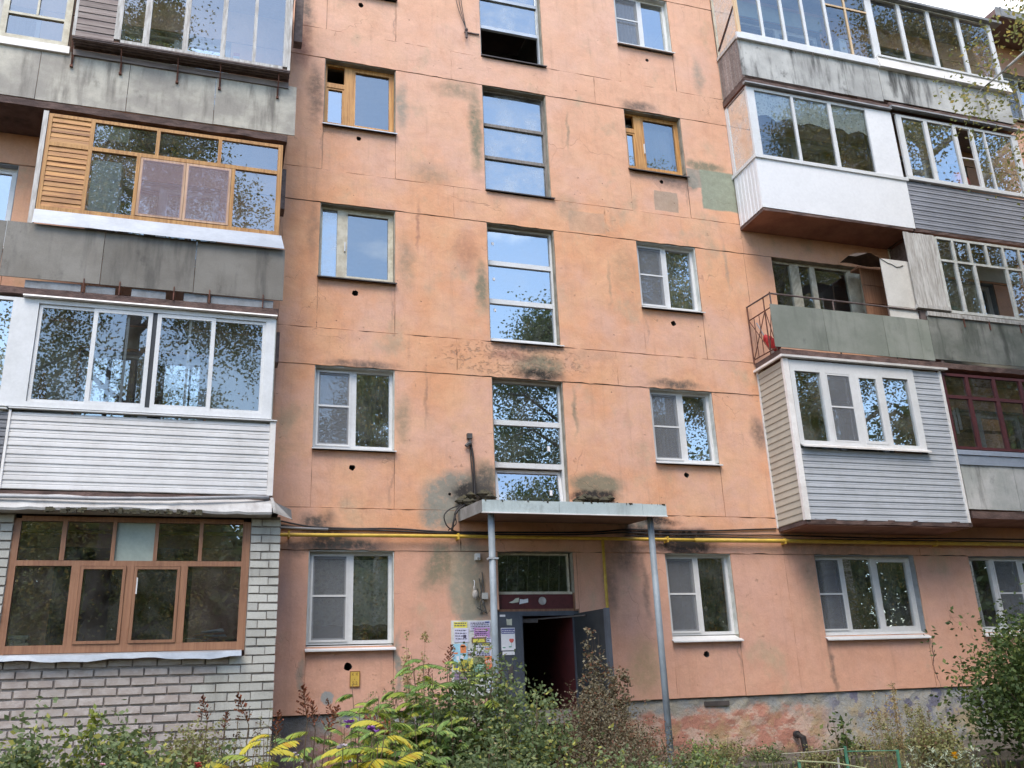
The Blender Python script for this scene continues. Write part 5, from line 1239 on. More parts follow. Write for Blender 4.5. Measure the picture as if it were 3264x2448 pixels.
mb.add(vs, [(i*3+j, i*3+j+1, i*3+j+4, i*3+j+3) for i in range(n) for j in range(2)]); build('rag_cloth', mb, simple('dark_cloth', (.10,.075,.06), (.05,.04,.035), .9), T, smooth=True)
T = thing('white_box', 'white box on the rail inside the top right balcony', 'box', (11.9, -.6, 12.95)); build('box_body', MB().box(11.58, 11.76, -.7, -.5, 12.95, 13.35), PAPERW, T); build('box_lid', MB().box(11.57,11.77,-.71,-.49,13.35,13.38), PVC, T)
T = thing('green_sack', 'pale green sack on the sill of the old white glazing', 'sack', (13.2, -.6, 7.4)); build('sack_body', MB().ball((13.15,-.6,7.47), .11, (1.9,.8,1), 10), simple('green_plastic', (.35,.48,.36)), T, smooth=True)
T = thing('stub_pipe', 'black pipe stub at the foot of the plinth', 'pipe', (8.95, -.2, -.1)); build('pipe_body', MB().tube([(8.9,-.02,.10),(8.92,-.12,.06),(8.94,-.15,-.28)], [.04,.05,.04], 10), CABLE, T); build('wall_flange', MB().tube([(8.9,.03,.10),(8.9,-.03,.10)], .055, 12), STEELD, T)
# ------------------------------------------------------------------ trees across the yard (seen in the window glass; one reaches into the frame)
BARKB = simple('birch_bark', (.48,.47,.44), (.10,.09,.08), .9, 3, (1,1,5), bump=.2, lo=.5, hi=.62)
BARKD = simple('dark_bark', (.11,.085,.065), (.06,.045,.035), .95, 8, (3,3,.6), bump=.5)
LB = leaf_mat('birch_leaf', (.13,.17,.045,1), (.22,.20,.06,1), (.42,.29,.06,1))
LG = leaf_mat('dark_tree_leaf', (.06,.095,.03,1), (.10,.14,.045,1), (.18,.18,.05,1))
LY = leaf_mat('autumn_birch_leaf', (.20,.17,.04,1), (.13,.15,.035,1), (.42,.30,.06,1))
LYL = leaf_mat('pale_birch_leaf', (.27,.25,.08,1), (.20,.22,.07,1), (.48,.37,.10,1), trans=.45)
def leaf_cloud(cs, size, n_per, spread, rng, droop=0.0):
    """small leaf-shaped quads gathered round the points cs"""
    cs = np.repeat(np.asarray(cs), n_per, axis=0); n = len(cs)
    p = cs + rng.normal(0, 1, (n, 3))*spread
    if droop: p[:, 2] -= np.abs(rng.normal(0, droop, n))
    d = rng.normal(0, 1, (n, 3)); d[:, 2] = d[:, 2]*.6-.35; d /= np.linalg.norm(d, axis=1)[:, None]
    s = np.cross(d, rng.normal(0, 1, (n, 3))); s /= np.linalg.norm(s, axis=1)[:, None]
    L_ = size*rng.uniform(.65, 1.25, n)[:, None]
    v = np.stack([p-d*L_*.5, p+s*L_*.3+d*L_*.05, p+d*L_*.5, p-s*L_*.3+d*L_*.05], 1).reshape(-1, 3)
    return v
def quads_mesh(name, v, mat_, parent, kind='stuff'):
    w = WL[parent.name]; n = len(v)//4
    me = bpy.data.meshes.new(name); me.vertices.add(len(v)); me.vertices.foreach_set('co', (v-np.array(w)).astype(np.float32).ravel())
    me.loops.add(n*4); me.loops.foreach_set('vertex_index', np.arange(n*4, dtype=np.int32))
    me.polygons.add(n); me.polygons.foreach_set('loop_start', np.arange(0, n*4, 4, dtype=np.int32))
    me.materials.append(mat_); me.update(); me.validate()
    o = link(name, me, parent); o['kind'] = kind; return o
def tree(x, y, h, r, label, lm, bark, seed, leaf=.13, n=420, per=20, base=.28, droop=.0, name='tree', zc=None):
    rng = np.random.default_rng(seed); gz = ground_z(x, y)
    T = thing(name, label, 'tree', (x, y, gz))
    lean = rng.normal(0, .25, 2); mb = MB()
    tp = [(x+lean[0]*t*t*2, y+lean[1]*t*t*2, gz-.3+(h*.93+.3)*t) for t in (0,.15,.35,.55,.75,.9,1)]
    mb.tube(tp, [h*.016, h*.0135, h*.011, h*.008, h*.005, h*.003, .02], 8)
    tips = []
    for i in range(26):
        t = base+(1-base)*((i+.5)/26); a = i*2.4+rng.normal(0,.4)
        px = x+lean[0]*t*t*2; py = y+lean[1]*t*t*2; pz = gz+h*.93*t
        prof = r*math.sin(math.pi*min(1, (t-base)/(1-base)*.86+.12))**.7*rng.uniform(.6, 1.15)
        m1 = (px+prof*.5*math.cos(a), py+prof*.5*math.sin(a), pz+prof*.35); e = (px+prof*math.cos(a), py+prof*math.sin(a), pz+prof*(.35-droop*.5))
        mb.tube([(px,py,pz), m1, e], [h*.0045, h*.003, .012], 5)
        for q in range(max(1, n//26)):
            u = rng.uniform(.35, 1.05); b = np.array((px,py,pz))*(1-u)+np.array(e)*u+np.array((0,0,prof*.30*math.sin(math.pi*u)))
            tips.append(b+rng.normal(0, 1, 3)*np.array((.30,.30,.30))*r*.42)
    build('trunk', mb, bark, T, smooth=True)
    quads_mesh('crown', leaf_cloud(tips, leaf, per, .26*r/2.6 if droop == 0 else .2, rng, droop*.7), lm, T)
    return T
tree(-3.1, -19, 28, 4.3, 'tall yellowing birch reflected in the left balcony glazing', LB, BARKD, 1, .12, 2700, 34, .10, .8, 'birch_tree')
tree(14.0, -12.5, 21, 3.2, 'tall birch reflected in the right kitchen windows', LB, BARKB, 2, .10, 2300, 34, .12, .8, 'birch_tree')
tree(19.8, -12.5, 23, 3.3, 'slender birch reflected in the right balcony glazing', LB, BARKB, 7, .10, 2300, 34, .14, .8, 'birch_tree')
tree(20.5, -7.5, 25, 4.6, 'broad yellowing birch reflected in the top right balcony', LY, BARKB, 3, .11, 2600, 34, .3, .6, 'birch_tree')
tree(14.05, -5.0, 13.6, 2.6, 'birch whose yellowing leaves show at the top right corner', LYL, BARKB, 4, .085, 900, 30, .70, .3, 'birch_tree')
tree(14.5, -22, 18.5, 4.0, 'dense green tree reflected in the white stair windows', LG, BARKD, 5, .15, 2300, 28, .2, 0, 'broadleaf_tree')
tree(5.4, -21, 14.5, 3.3, 'green birch reflected in the second storey left window', LB, BARKB, 6, .12, 2200, 30, .15, .6, 'birch_tree')
for i, (x, y, h, r) in enumerate(((-12,-30,13,4.5),(-6,-34,11.5,4),(0,-36,10.5,4),(6,-33,9.5,4),(10,-38,11,4.5),(17,-34,13,4.5),(24,-30,15,5),(32,-34,17,6),(40,-26,18,6),(46,-18,18,6),(22,-42,12,5),(29,-44,13,5.5),(37,-40,13,5.5),(46,-34,14,6),(55,-26,15,6),(-1,-46,12,5),(12,-47,12,5))):
    tree(x, y, h, r, ['dark','dense','leafy','low','bushy','tall','broad','thick','wide','far','plain','round','dull','spreading','heavy','distant','backmost'][i]+' green tree of the row across the yard', LG, BARKD, 20+i, .5, 620, 22, .03, 0, 'broadleaf_tree').__setitem__('group', 'trees across the yard')

# ------------------------------------------------------------------ garden bed in front of the wall
def blades(name, pts, h, w, mats_, parent=None, lean=.5, label=None, kind=None, loc=None):
    mb = MB()
    for (x, y, z, k) in pts:
        a = U(0, 6.28); l = h*k*U(.6,1.2); ln = lean*l*U(.2,1); dx, dy = math.cos(a), math.sin(a); ww = w*U(.6,1.3)
        b1 = (x-dy*ww, y+dx*ww, z); b2 = (x+dy*ww, y-dx*ww, z); m1 = (x+dx*ln*.35-dy*ww*.8, y+dy*ln*.35+dx*ww*.8, z+l*.6); m2 = (x+dx*ln*.35+dy*ww*.8, y+dy*ln*.35-dx*ww*.8, z+l*.6); t = (x+dx*ln, y+dy*ln, z+l)
        mb.add([b1,b2,m2,m1,t], [(0,1,2,3),(3,2,4)], random.randrange(len(mats_)))
    return build(name, mb, mats_, parent, loc=loc, kind=kind)
GR1 = leaf_mat('grass_green', (.06,.10,.025,1), (.11,.15,.04,1), (.25,.22,.09,1)); GR2 = leaf_mat('grass_dry', (.22,.18,.085,1), (.30,.25,.13,1))
pts = []
for i in range(5200):
    x, y = U(-3, 10.5), -1.0-7.5*random.random()**1.1
    if 3.4 < x < 6.4 and y > -2.2: continue
    pts.append((x, y, ground_z(x, y)-.02, 1))
g = blades('grass', pts, .26, .006, [GR1, GR1, GR2]); g['kind'] = 'stuff'
g['label'] = 'rough grass and weeds covering the garden bed'; g['category'] = 'grass'
# sprawling low leaves between the shrubs
def low_cover(name, label, xr, yr, n, zr, lm, size, cat='weeds'):
    rng = np.random.default_rng(len(name)+n)
    x = rng.uniform(*xr, n); y = rng.uniform(*yr, n); z = np.array([ground_z(a, b) for a, b in zip(x, y)])+rng.uniform(0, 1, n)**1.4*zr
    T = thing(name, label, cat, ((xr[0]+xr[1])/2, (yr[0]+yr[1])/2, -.4)); T['kind'] = 'stuff'
    quads_mesh('leaves', leaf_cloud(np.stack([x,y,z],1), size, 5, .06, rng), lm, T); return T
# leaf materials
L_SORB = leaf_mat('sorbaria_leaf', (0.149,0.254,0.061,1), (0.263,0.376,0.105,1), (0.473,0.490,0.105,1))
L_SORY = leaf_mat('sorbaria_yellow', (0.694,0.582,0.056,1), (0.560,0.515,0.078,1), (0.650,0.403,0.056,1), trans=.35)
L_SORG = leaf_mat('sorbaria_yellow_green', (0.336,0.370,0.067,1), (0.350,0.473,0.088,1), (0.538,0.493,0.078,1), trans=.33)
L_SHRUB = leaf_mat('shrub_leaf', (.105,.15,.06,1), (.19,.235,.10,1), (.28,.30,.11,1))
L_ROSE = leaf_mat('rose_leaf', (.13,.18,.075,1), (.22,.27,.11,1), (.44,.42,.10,1))
L_SPIR = leaf_mat('spirea_leaf', (.16,.13,.07,1), (.29,.25,.16,1), (.20,.085,.045,1))
L_DARK = leaf_mat('lilac_leaf', (.045,.078,.022,1), (.095,.14,.038,1), (.17,.20,.05,1))
L_SILV = leaf_mat('silver_leaf', (0.420,0.490,0.333,1), (0.358,0.392,0.291,1))
L_WEED = leaf_mat('olive_weed_leaf', (0.228,0.236,0.088,1), (0.350,0.333,0.140,1), (0.210,0.123,0.070,1))
L_DRYW = leaf_mat('tan_weed_leaf', (0.381,0.280,0.146,1), (0.490,0.420,0.175,1), (0.420,0.228,0.123,1))
L_PLUME = leaf_mat('brown_plume', (0.298,0.096,0.049,1), (0.175,0.061,0.035,1), (0.455,0.175,0.088,1), trans=.1)
STEMB = simple('brown_stem', (.13,.085,.05), (.08,.05,.03), .8, 12); STEMG = simple('green_stem', (.12,.14,.05), (.09,.09,.04), .7, 12); STEMD = simple('dry_stem', (.30,.22,.12), (.2,.14,.08), .8, 12)
def frond_mesh(name, L0, npair, leaflet, lm, curl, seed):
    rng = random.Random(seed); mb = MB()
    path = []
    for i in range(npair+2):
        t = i/(npair+1); path.append(Vector((L0*(t-.18*curl*t*t), 0, L0*(.28*t-curl*.62*t*t))))
    mb.tube(path, [.0035]*(len(path)-1)+[.0015], 4, 1)
    for i in range(1, npair+2):
        t = i/(npair+1); p = path[i]; ll = leaflet*(.55+.9*math.sin(math.pi*min(1,t*.8+.16)))*rng.uniform(.85,1.1)
        dv = (path[min(i+1,npair+1)]-path[i-1]).normalized()
        for sd_ in ((-1,1) if i <= npair else (0,)):
            if sd_ == 0: d = dv
            else: d = (Vector((0,sd_,0))*1.0+dv*.45+Vector((0,0,-.28-rng.uniform(0,.3)))).normalized()
            n_ = d.cross(Vector((0,0,1))).normalized(); w = ll*.17; dr = Vector((0,0,-.10*ll))
            mb.add([p, p+d*ll*.35+n_*w, p+d*ll*.72+n_*w*.8+dr*.6, p+d*ll+dr*1.6, p+d*ll*.72-n_*w*.8+dr*.6, p+d*ll*.35-n_*w], [(0,1,2,3),(0,3,4,5)])
    me = bpy.data.meshes.new(name); me.from_pydata([tuple(v) for v in mb.v], [], mb.f); me.materials.append(lm); me.materials.append(STEMG); me.polygons.foreach_set('material_index', mb.m); me.update()
    return me
FR = {}
for key, lm in (('g', L_SORB), ('y', L_SORY), ('yg', L_SORG)):
    FR[key] = [frond_mesh('frond', U(.24,.31), 10, .068, lm, c, i) for i, c in enumerate((.5, .75, 1.05, .9))]
def put(me, name, parent, p, yaw_, pitch_, sc, roll_=0):
    o = bpy.data.objects.new(name, me); C.objects.link(o); o.parent = parent; o.location = Vector(p)-WL[parent.name]
    o.rotation_euler = (roll_, pitch_, yaw_); o.scale = (sc,)*3; return o
def plume_mesh(seed, h=.22):
    rng = random.Random(seed); mb = MB(); mb.tube([(0,0,0),(.01,0,h*.6),(.02,0,h)], [.004,.003,.002], 4, 1)
    for i in range(22):
        t = i/22; a = i*2.4; l = h*.30*(1-t)**.8+.012; z = h*(.1+.88*t); d = Vector((math.cos(a), math.sin(a), .75)).normalized()
        for k in range(6):
            u = (k+1)/6; p = Vector((.02*t,0,z))+d*l*u; s = .0095*rng.uniform(.7,1.3); q = Vector((rng.gauss(0,1),rng.gauss(0,1),rng.gauss(0,1))).normalized(); e = q.cross(Vector((.3,.5,.8))).normalized()
            mb.add([p-q*s, p+e*s, p+q*s, p-e*s], [(0,1,2,3)])
    me = bpy.data.meshes.new('seed_plume'); me.from_pydata([tuple(v) for v in mb.v], [], mb.f); me.materials.append(L_PLUME); me.materials.append(STEMB); me.polygons.foreach_set('material_index', mb.m); me.update(); return me
PL = [plume_mesh(i, U(.20,.27)) for i in range(4)]
def sorbaria(x, y, rx, ry, htop, nst, nfr, mix_, label, seed, plumes=()):
    """false spiraea: arching stems carrying pinnate leaves, brown plumes at some tips"""
    random.seed(seed); gz = ground_z(x, y); T = thing('false_spiraea', label, 'shrub', (x, y, gz)); mb = MB(); k = 0
    for i in range(nst):
        a = U(0, 6.28); rr = math.sqrt(random.random()); bx, by = x+rx*.75*rr*math.cos(a), y+ry*.75*rr*math.sin(a); bz = ground_z(bx, by)
        ht = (htop-bz)*(1-.38*rr**1.6)*U(.72,1.0); tx, ty = bx+rx*.4*rr*math.cos(a)+U(-.08,.08), by+ry*.4*rr*math.sin(a)+U(-.08,.08)
        mb.tube([(bx,by,bz-.05),((bx*2+tx)/3,(by*2+ty)/3,bz+ht*.5),(tx,ty,bz+ht)], [.008,.006,.003], 5)
        for j in range(nfr):
            t = .25+.75*(j+random.random())/nfr; p = (bx+(tx-bx)*t, by+(ty-by)*t, bz+ht*t)
            key = random.choice(mix_)
            put(random.choice(FR[key]), 'frond', T, p, j*2.4+U(-.5,.5), U(-.45,.25), U(.62,1.05)); k += 1
    build('stems', mb, STEMB, T, smooth=True)
    for (px, py, pz, s, lean, yw) in plumes:
        put(random.choice(PL), 'seed_plume', T, (px,py,pz), yw, lean, s)
        build('plume_stalk', MB().tube([(px,py,pz+.01),(px-.03,py+.02,pz-.45)], [.004,.006], 5), STEMB, T)
    random.seed(seed+99); return T
def bush(x, y, rx, ry, z0, ztop, n, leaf, lm, label, seed, name='bush', stems=9, per=6, flat=1.0, cat='bush', stemm=None, hollow=.35):
    rng = np.random.default_rng(seed); gz = ground_z(x, y); T = thing(name, label, cat, (x, y, gz)); mb = MB(); tips = []
    for i in range(stems):
        a = i*2.4+rng.normal(0,.3); rr = math.sqrt((i+.6)/stems); tx, ty = x+rx*rr*math.cos(a)*.9, y+ry*rr*math.sin(a)*.9
        tz = z0+(ztop-z0)*math.sqrt(max(.05, 1-(rr*.92)**2))*rng.uniform(.75,1.04)
        bx, by = x+rx*.25*rr*math.cos(a), y+ry*.25*rr*math.sin(a)
        mb.tube([(bx,by,gz-.05),((bx+tx)/2,(by+ty)/2,gz+(tz-gz)*.55),(tx,ty,tz)], [.012,.008,.003], 5)
        m = n//stems
        u = rng.uniform(.22, 1.0, m)**.6
        b = np.stack([bx+(tx-bx)*u, by+(ty-by)*u, gz+(tz-gz)*u], 1)
        sp = np.array((rx,ry,(ztop-z0)*.6))*.20
        tips.append(b+rng.normal(0,1,(m,3))*sp)
    build('stems', mb, stemm or STEMB, T, smooth=True)
    tp = np.concatenate(tips); tp[:, 2] = np.maximum(tp[:, 2], gz+.03)
    quads_mesh('foliage', leaf_cloud(tp, leaf, per, leaf*.9, rng), lm, T); return T
def weed(x, y, h, n, leaf, lm, stm, label, seed, spread=.16, name='tall_weed', heads=None, loose=1.0):
    rng = np.random.default_rng(seed); gz = ground_z(x, y); T = thing(name, label, 'weed', (x, y, gz)); mb = MB(); pts = []
    for i in range(n):
        a = rng.uniform(0,6.28); bx, by = x+rng.normal(0,.04), y+rng.normal(0,.04); hh = h*rng.uniform(.72,1.0); tx, ty = bx+spread*math.cos(a)*rng.uniform(.3,1), by+spread*math.sin(a)*rng.uniform(.3,1)
        mb.tube([(bx,by,gz-.03),((bx+tx)/2,(by+ty)/2,gz+hh*.5),(tx,ty,gz+hh)], [.005,.004,.0015], 4)
        for j in range(int(14*loose)):
            t = rng.uniform(.25,1); b = np.array((bx+(tx-bx)*t, by+(ty-by)*t, gz+hh*t)); d = rng.normal(0,1,3); d[2] = abs(d[2])*.7; d /= np.linalg.norm(d); l = .10*(1.15-t)*rng.uniform(.5,1.3)
            e = b+d*l; mb.tube([tuple(b), tuple(e)], [.002,.001], 3); pts += [b+d*l*.5, e, e+d*.015]
    build('stems', mb, stm, T); 
    quads_mesh('foliage', leaf_cloud(np.array(pts), leaf, 3, leaf*.55, rng), lm, T)
    return T
P_ = []
# main green mass in front of the notice board and door
sorbaria(2.30, -3.8, .70, .6, 1.42, 29, 10, ['g','g','g','g','g','yg'], 'large green false spiraea left of the notice board', 101,
   plumes=((2.42,-3.5,1.12,1.0,.1,0),(2.22,-3.5,.98,.8,-.2,1),(2.95,-3.5,.98,.7,.35,0.2),(1.75,-4.0,.55,1.25,1.0,3.3),(1.25,-3.4,.72,.75,-.5,.4),(2.62,-3.45,1.0,.75,.2,2)))
sorbaria(1.48, -3.7, .62, .55, 1.08, 28, 10, ['g','g','g','yg'], 'lower spreading false spiraea below the left ground window', 100)
bush(2.62, -3.9, .60, .5, .1, 1.24, 1300, .050, L_SHRUB, 'upright dark green shrub in front of the notice board', 102, stems=16, per=5, stemm=STEMB)
bush(3.02, -4.3, .58, .5, -.1, .92, 900, .045, L_ROSE, 'lighter green shrub at the foot of the canopy post', 103, stems=12, per=5)
bush(2.2, -5.2, .8, .5, -.3, .47, 900, .05, L_SHRUB, 'low leafy green growth at the bottom centre', 104, stems=12, per=5)
bush(3.3, -5.6, .7, .5, -.3, .36, 900, .042, L_ROSE, 'low grey green growth below the brown spirea', 105, stems=12, per=5)
# yellow false spiraea in the foreground
sorbaria(.42, -5.6, .33, .28, .80, 15, 10, ['y','y','yg'], 'bright yellow false spiraea in the foreground left of centre', 111, plumes=((.36,-5.2,.70,1.0,-.5,.3),(.56,-5.4,.60,.8,.1,1),(.05,-4.2,.72,.9,-.35,.4),(.2,-4.1,.63,.8,.3,1.3)))
sorbaria(1.12, -5.7, .36, .3, .84, 16, 10, ['y','yg','y','yg'], 'yellow green false spiraea with drooping fronds at bottom centre', 112, plumes=((.86,-4.8,.70,1.15,-.25,.2),(.94,-4.7,.62,1.1,.2,2),(1.0,-4.9,.60,1.0,.5,.6)))
sorbaria(1.55, -5.0, .35, .3, .80, 13, 9, ['g','yg','yg'], 'half turned false spiraea beside the purple flowers', 113)
# brown spirea in front of the door
bush(4.35, -2.7, .62, .5, -.1, .98, 1500, .030, L_SPIR, 'brownish spirea shrub in front of the open door', 121, stems=20, per=5)
bush(4.0, -4.2, .75, .5, -.3, .50, 1200, .030, L_SPIR, 'low rusty spirea at the bottom right of centre', 122, stems=16, per=5)
bush(4.95, -2.4, .50, .4, -.2, .62, 900, .032, L_SPIR, 'dry spirea beside the right canopy post', 123, stems=14, per=5)
for i, (x, y, h) in enumerate(((4.55,-2.3,2.2),(4.68,-2.35,2.0),(4.30,-2.4,1.45),(4.85,-2.3,1.62),(4.45,-2.5,1.40),(4.95,-2.3,1.45))):
    weed(x, y, h, 3, .048, L_SPIR, STEMB, ['tallest arching spirea shoot against the open door leaf','arching spirea shoot just right of the tallest one','leafy shoot before the dark doorway','reddish shoot against the right half of the door leaf','short shoot at the left of the door leaf','shoot beside the outer edge of the door leaf'][i], 130+i, .14, 'spirea_shoot', loose=1.6)
bush(4.9, -4.2, .5, .4, -.35, .18, 500, .055, L_ROSE, 'low green leaves at the foot of the right post', 124, stems=9, per=5)
# tall pale weed by the left window
weed(2.22, -2.6, 1.98, 5, .035, L_DRYW, STEMD, 'tall tan weed left of the notice board', 141, .16, loose=2)
weed(1.75, -2.6, 1.35, 5, .028, L_WEED, STEMD, 'thin reddish weed below the left ground window', 142, .2)
weed(2.0, -3.0, 1.45, 6, .035, L_WEED, STEMG, 'olive weed behind the big false spiraea', 143, .22)
weed(1.5, -2.4, 1.1, 4, .025, L_WEED, STEMB, 'sparse weed with seed heads by the plinth', 144, .2)
# left bed before the brick wall
bush(-1.35, -4.6, .42, .4, -.2, .78, 800, .06, L_ROSE, 'green rose bush at the left edge', 151, stems=12, per=5)
bush(-.62, -4.4, .40, .4, -.1, .74, 950, .06, L_ROSE, 'rounded green rose bush before the brick wall', 152, stems=14, per=5)
weed(-.95, -4.3, 1.35, 4, .06, leaf_mat('yellow_green_leaf', (.35,.36,.07,1), (.22,.28,.06,1)), STEMB, 'yellow green sapling standing before the brick wall', 153, .2, 'sapling', loose=1.2)
bush(-.05, -4.2, .42, .4, -.1, .66, 1700, .036, L_WEED, 'fine olive bush before the brick wall', 154, stems=16, per=5)
for i, (x, y, h) in enumerate(((-.30,-4.0,1.22),(.05,-4.0,1.16),(.28,-4.0,1.24),(.45,-3.9,1.08),(.16,-4.4,1.05),(-.15,-4.3,1.0))):
    weed(x, y, h, 4, .022, L_WEED if i % 2 else leaf_mat('seed_brown', (.10,.06,.04,1), (.16,.10,.06,1)), STEMD, ['tallest seed headed weed','dry stalk weed','brown seeded weed at the right','sparse weed near the brick corner','low seeded weed','short weed stalks'][i]+' before the brick wall', 160+i, .2, loose=1.3)
bush(-.2, -5.6, .7, .35, -.3, .47, 1200, .05, L_ROSE, 'low rose leaves along the bottom left edge', 155, stems=10, per=5)
weed(.62, -2.0, 1.25, 4, .02, L_WEED, STEMB, 'thin stalks against the brick corner', 170, .2)
# right side
def bigbush(): 
    T = bush(11.15, -3.0, 1.55, 1.1, -.2, 1.62, 4600, .072, L_DARK, 'big dense dark green bush at the right edge', 181, stems=26, per=5)
    return T
bigbush()
bush(10.2, -4.6, .9, .6, -.4, .45, 900, .05, L_DARK, 'low dark green shrub under the big bush', 182, stems=12, per=5)
for i, (x, y, h) in enumerate(((8.72,-2.2,1.15),(8.98,-2.2,1.22),(9.2,-2.3,1.05),(8.55,-2.6,.9),(9.4,-2.2,.95),(8.85,-2.8,.95))):
    weed(x, y, h, 4, .026, L_DRYW if i < 2 else L_WEED, STEMD, ['tall dry weed left of the pair by the plinth','tallest dry weed with a pale tip by the plinth','olive weed right of the tallest dry one','weed with hanging leaves before the red plinth','weed near the big green bush','low olive weed behind the garden fence'][i], 190+i, .14, 'dry_weed', loose=1.6)
bush(8.1, -2.2, .16, .15, -.2, .42, 60, .075, L_DARK, 'small dark leaved plant before the red plinth', 186, stems=5, per=3)
bush(8.95, -3.0, .35, .3, -.3, .35, 500, .045, L_WEED, 'low weeds between the dry stalks', 187, stems=9, per=5)
weed(6.55, -1.2, .62, 4, .03, L_SORB, STEMG, 'low weeds at the plinth right of the post', 188, .3)
weed(7.1, -1.0, .55, 4, .03, L_WEED, STEMG, 'dark little weeds at the plinth foot', 189, .35)
for i, (x, y, h) in enumerate(((6.7,-.6,.5),(7.3,-.5,.55),(7.9,-.6,.45),(9.6,-.6,.5),(10.2,-.7,.5),(8.4,-1.2,.4))):
    bush(x, y, .4, .25, -.3, -.28+h*.7, 220, .04, L_WEED if i % 2 else L_SHRUB, ['dark weeds by the plinth right of the post','weeds under the cellar slot','weeds left of the black pipe stub','weeds right of the black pipe stub','weeds by the blue paint patch','weeds between plinth and garden fence'][i], 300+i, 'weed_clump', stems=8, per=4, cat='weeds')
# silver leaved plant with a yellow flower
T = thing('silver_plant', 'silvery lobed plant with a yellow flower by the garden fence', 'plant', (7.9, -4.4, -.45))
mb = MB(); random.seed(77)
for i in range(130):
    a = U(0,6.28); e = U(.1,1.2); c = Vector((7.75+U(-.3,.35), -4.4+U(-.25,.25), -.28+U(0,.36))); d = Vector((math.cos(a)*math.cos(e), math.sin(a)*math.cos(e), math.sin(e)*.6)); s = d.cross(Vector((0,0,1))).normalized()
    for k in range(5):
        b = c+d*(.02+.02*k); o_ = s*(.03 if k % 2 else -.03) if k else d*.05
        dd = (d*.05+o_).normalized()*.055; w = dd.cross(Vector((0,0,1))).normalized()*.010
        mb.add([b, b+dd*.5+w, b+dd, b+dd*.5-w], [(0,1,2,3)])
build('leaves', mb, L_SILV, T, kind='stuff')
fl = MB()
for i in range(60):
    z = U(-1,1); a = U(0,6.28); d = Vector((math.sqrt(1-z*z)*math.cos(a), math.sqrt(1-z*z)*math.sin(a), z)); c = Vector((7.72,-4.62,.055)); s = d.cross(Vector((.2,.3,1))).normalized()
    fl.add([c+d*.01, c+d*.035+s*.012, c+d*.042, c+d*.035-s*.012], [(0,1,2,3)])
build('flower', fl, simple('flower_yellow', (.80,.45,.01), (.75,.5,.03), .6, 20), T); build('stalk', MB().tube([(7.72,-4.62,.04),(7.72,-4.6,-.2),(7.75,-4.5,-.42)], .004, 5), STEMG, T)
# flowers scattered in the bed
def flower(x, y, z, m, r, label, n=26, heads=1, nm='flower'):
    gz = ground_z(x, y); T = thing(nm, label, 'flower', (x, y, gz)); mb = MB()
    for h in range(heads):
        c = Vector((x+U(-.03,.03)*(heads > 1), y+U(-.02,.02), z+U(-.03,.03)*(heads > 1)))
        for i in range(n):
            a = U(0,6.28); d = Vector((math.cos(a), math.sin(a), U(-.1,.9))).normalized(); s = d.cross(Vector((0,0,1))).normalized()*r*.3
            mb.add([c, c+d*r*.7+s, c+d*r, c+d*r*.7-s], [(0,1,2,3)])
    build('petals', mb, m, T); build('stalk', MB().tube([(x,y,z),(x,y+.01,gz)], .004, 5), STEMG, T)
PURF = leaf_mat('purple_petal', (.36,.10,.50,1), (.46,.20,.60,1)); WHF = leaf_mat('white_petal', (.72,.70,.70,1), (.66,.55,.60,1)); REDF = leaf_mat('red_petal', (.55,.06,.07,1), (.62,.14,.12,1)); PNK = leaf_mat('pink_petal', (.75,.35,.45,1), (.7,.45,.5,1)); CRF = leaf_mat('cream_petal', (.66,.58,.40,1), (.6,.5,.34,1))
flower(1.13, -5.5, .66, PURF, .042, 'left of two purple flower heads above the yellow fronds', heads=3)
flower(1.31, -5.5, .62, PURF, .042, 'right of two purple flower heads beside the green fronds', heads=3)
flower(.985, -6.1, .53, WHF, .03, 'white flowers over the yellow green fronds', heads=4)
flower(1.02, -6.2, .44, PURF, .02, 'lilac flower at the bottom edge', heads=1)
flower(-.62, -6.0, .50, PNK, .026, 'small pink bloom at the bottom left')
flower(-.02, -6.0, .48, REDF, .032, 'red flower at the bottom edge left of the yellow shrub', heads=3)
for i, (x, z) in enumerate(((2.42,.70),(2.46,.55),(2.36,.46),(2.44,.40),(2.33,.36))): flower(x, -5.4, z, CRF, .020, ['topmost','second','middle','fourth','lowest'][i]+' of the cream blooms in a column at bottom centre', heads=2)
for i, (x, z) in enumerate(((.66,.50),(.72,.46))): flower(x, -5.9, z, WHF, .016, ['upper','lower'][i]+' of two tiny white flowers right of the yellow shrub', heads=3)
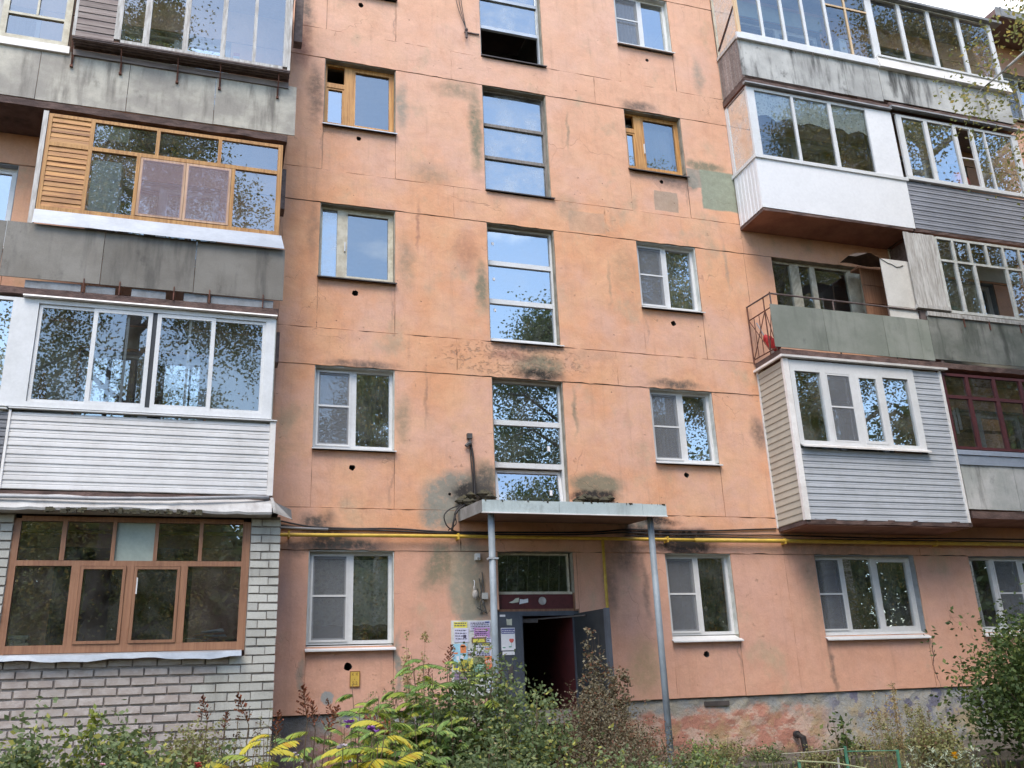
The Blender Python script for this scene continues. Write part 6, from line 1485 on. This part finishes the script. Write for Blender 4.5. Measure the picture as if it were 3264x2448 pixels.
# lattice of dark stems under the main shrub is part of its own stems; low cover
low_cover('ground_weeds', 'low mixed weeds covering the bed on the left', (-2.2, 1.6), (-5.8,-1.6), 2600, .55, L_WEED, .045)
low_cover('ground_weeds', 'low green weeds covering the bed in the middle', (1.2, 5.4), (-6.5,-2.4), 2800, .45, L_SHRUB, .05)
low_cover('ground_weeds', 'low weeds covering the bed on the right', (5.2, 10.2), (-5.0,-1.3), 1000, .16, L_WEED, .035)
# ------------------------------------------------------------------ low green garden fence
FG = simple('faded_green_paint', (.10,.30,.19), (.08,.2,.13), .6, 8)
T = thing('garden_fence', 'low green garden fence of thin posts and rails with a string', 'fence', (7.2, -3.1, -.4))
for (x, y, z) in ((6.86,-3.0,-.02),(7.54,-3.0,.10),(8.3,-3.0,.02)): build('post', MB().box(x-.016, x+.016, y-.01, y+.01, ground_z(x,y)-.1, z), FG, T)
build('rail', MB().tube([(6.84,-3.0,-.03),(7.2,-3.2,-.06),(7.5,-3.4,-.13)], .009, 5), simple('pale_green_rail', (.42,.44,.24)), T)
build('string', MB().tube([(6.70,-2.9,.05),(7.1,-2.95,.055),(7.54,-3.0,.072)], .006, 4), simple('string_tan', (.45,.42,.32)), T)
build('rail', MB().tube([(7.54,-3.0,.04),(8.3,-3.0,.01)], .006, 5), FG, T)
build('picket', MB().box(7.40, 7.416, -3.02, -3.0, -.4, -.02), GREYW, T)

GROUPS = {'false_spiraea': 'false spiraea shrubs in the garden bed', 'spirea_shoot': 'arching spirea shoots before the door', 'bush': 'leafy bushes in the garden bed', 'tall_weed': 'tall weeds in the garden bed', 'dry_weed': 'dry weeds along the plinth', 'weed_clump': 'weed clumps at the plinth foot', 'flower': 'flowers scattered in the garden bed', 'potted_plant': 'potted plants on window sills', 'cable': 'cables fixed along the facade', 'lace_curtain': 'lace curtains behind windows', 'curtain': 'plain curtains behind windows', 'birch_tree': 'birches around the yard', 'notice': 'paper notices at the entrance', 'ground_weeds': 'ground cover of the garden bed'}
for o in list(bpy.data.objects):
    k = o.name.split('.')[0]
    if o.parent is None and k in GROUPS and 'group' not in o and 'label' in o: o['group'] = GROUPS[k]
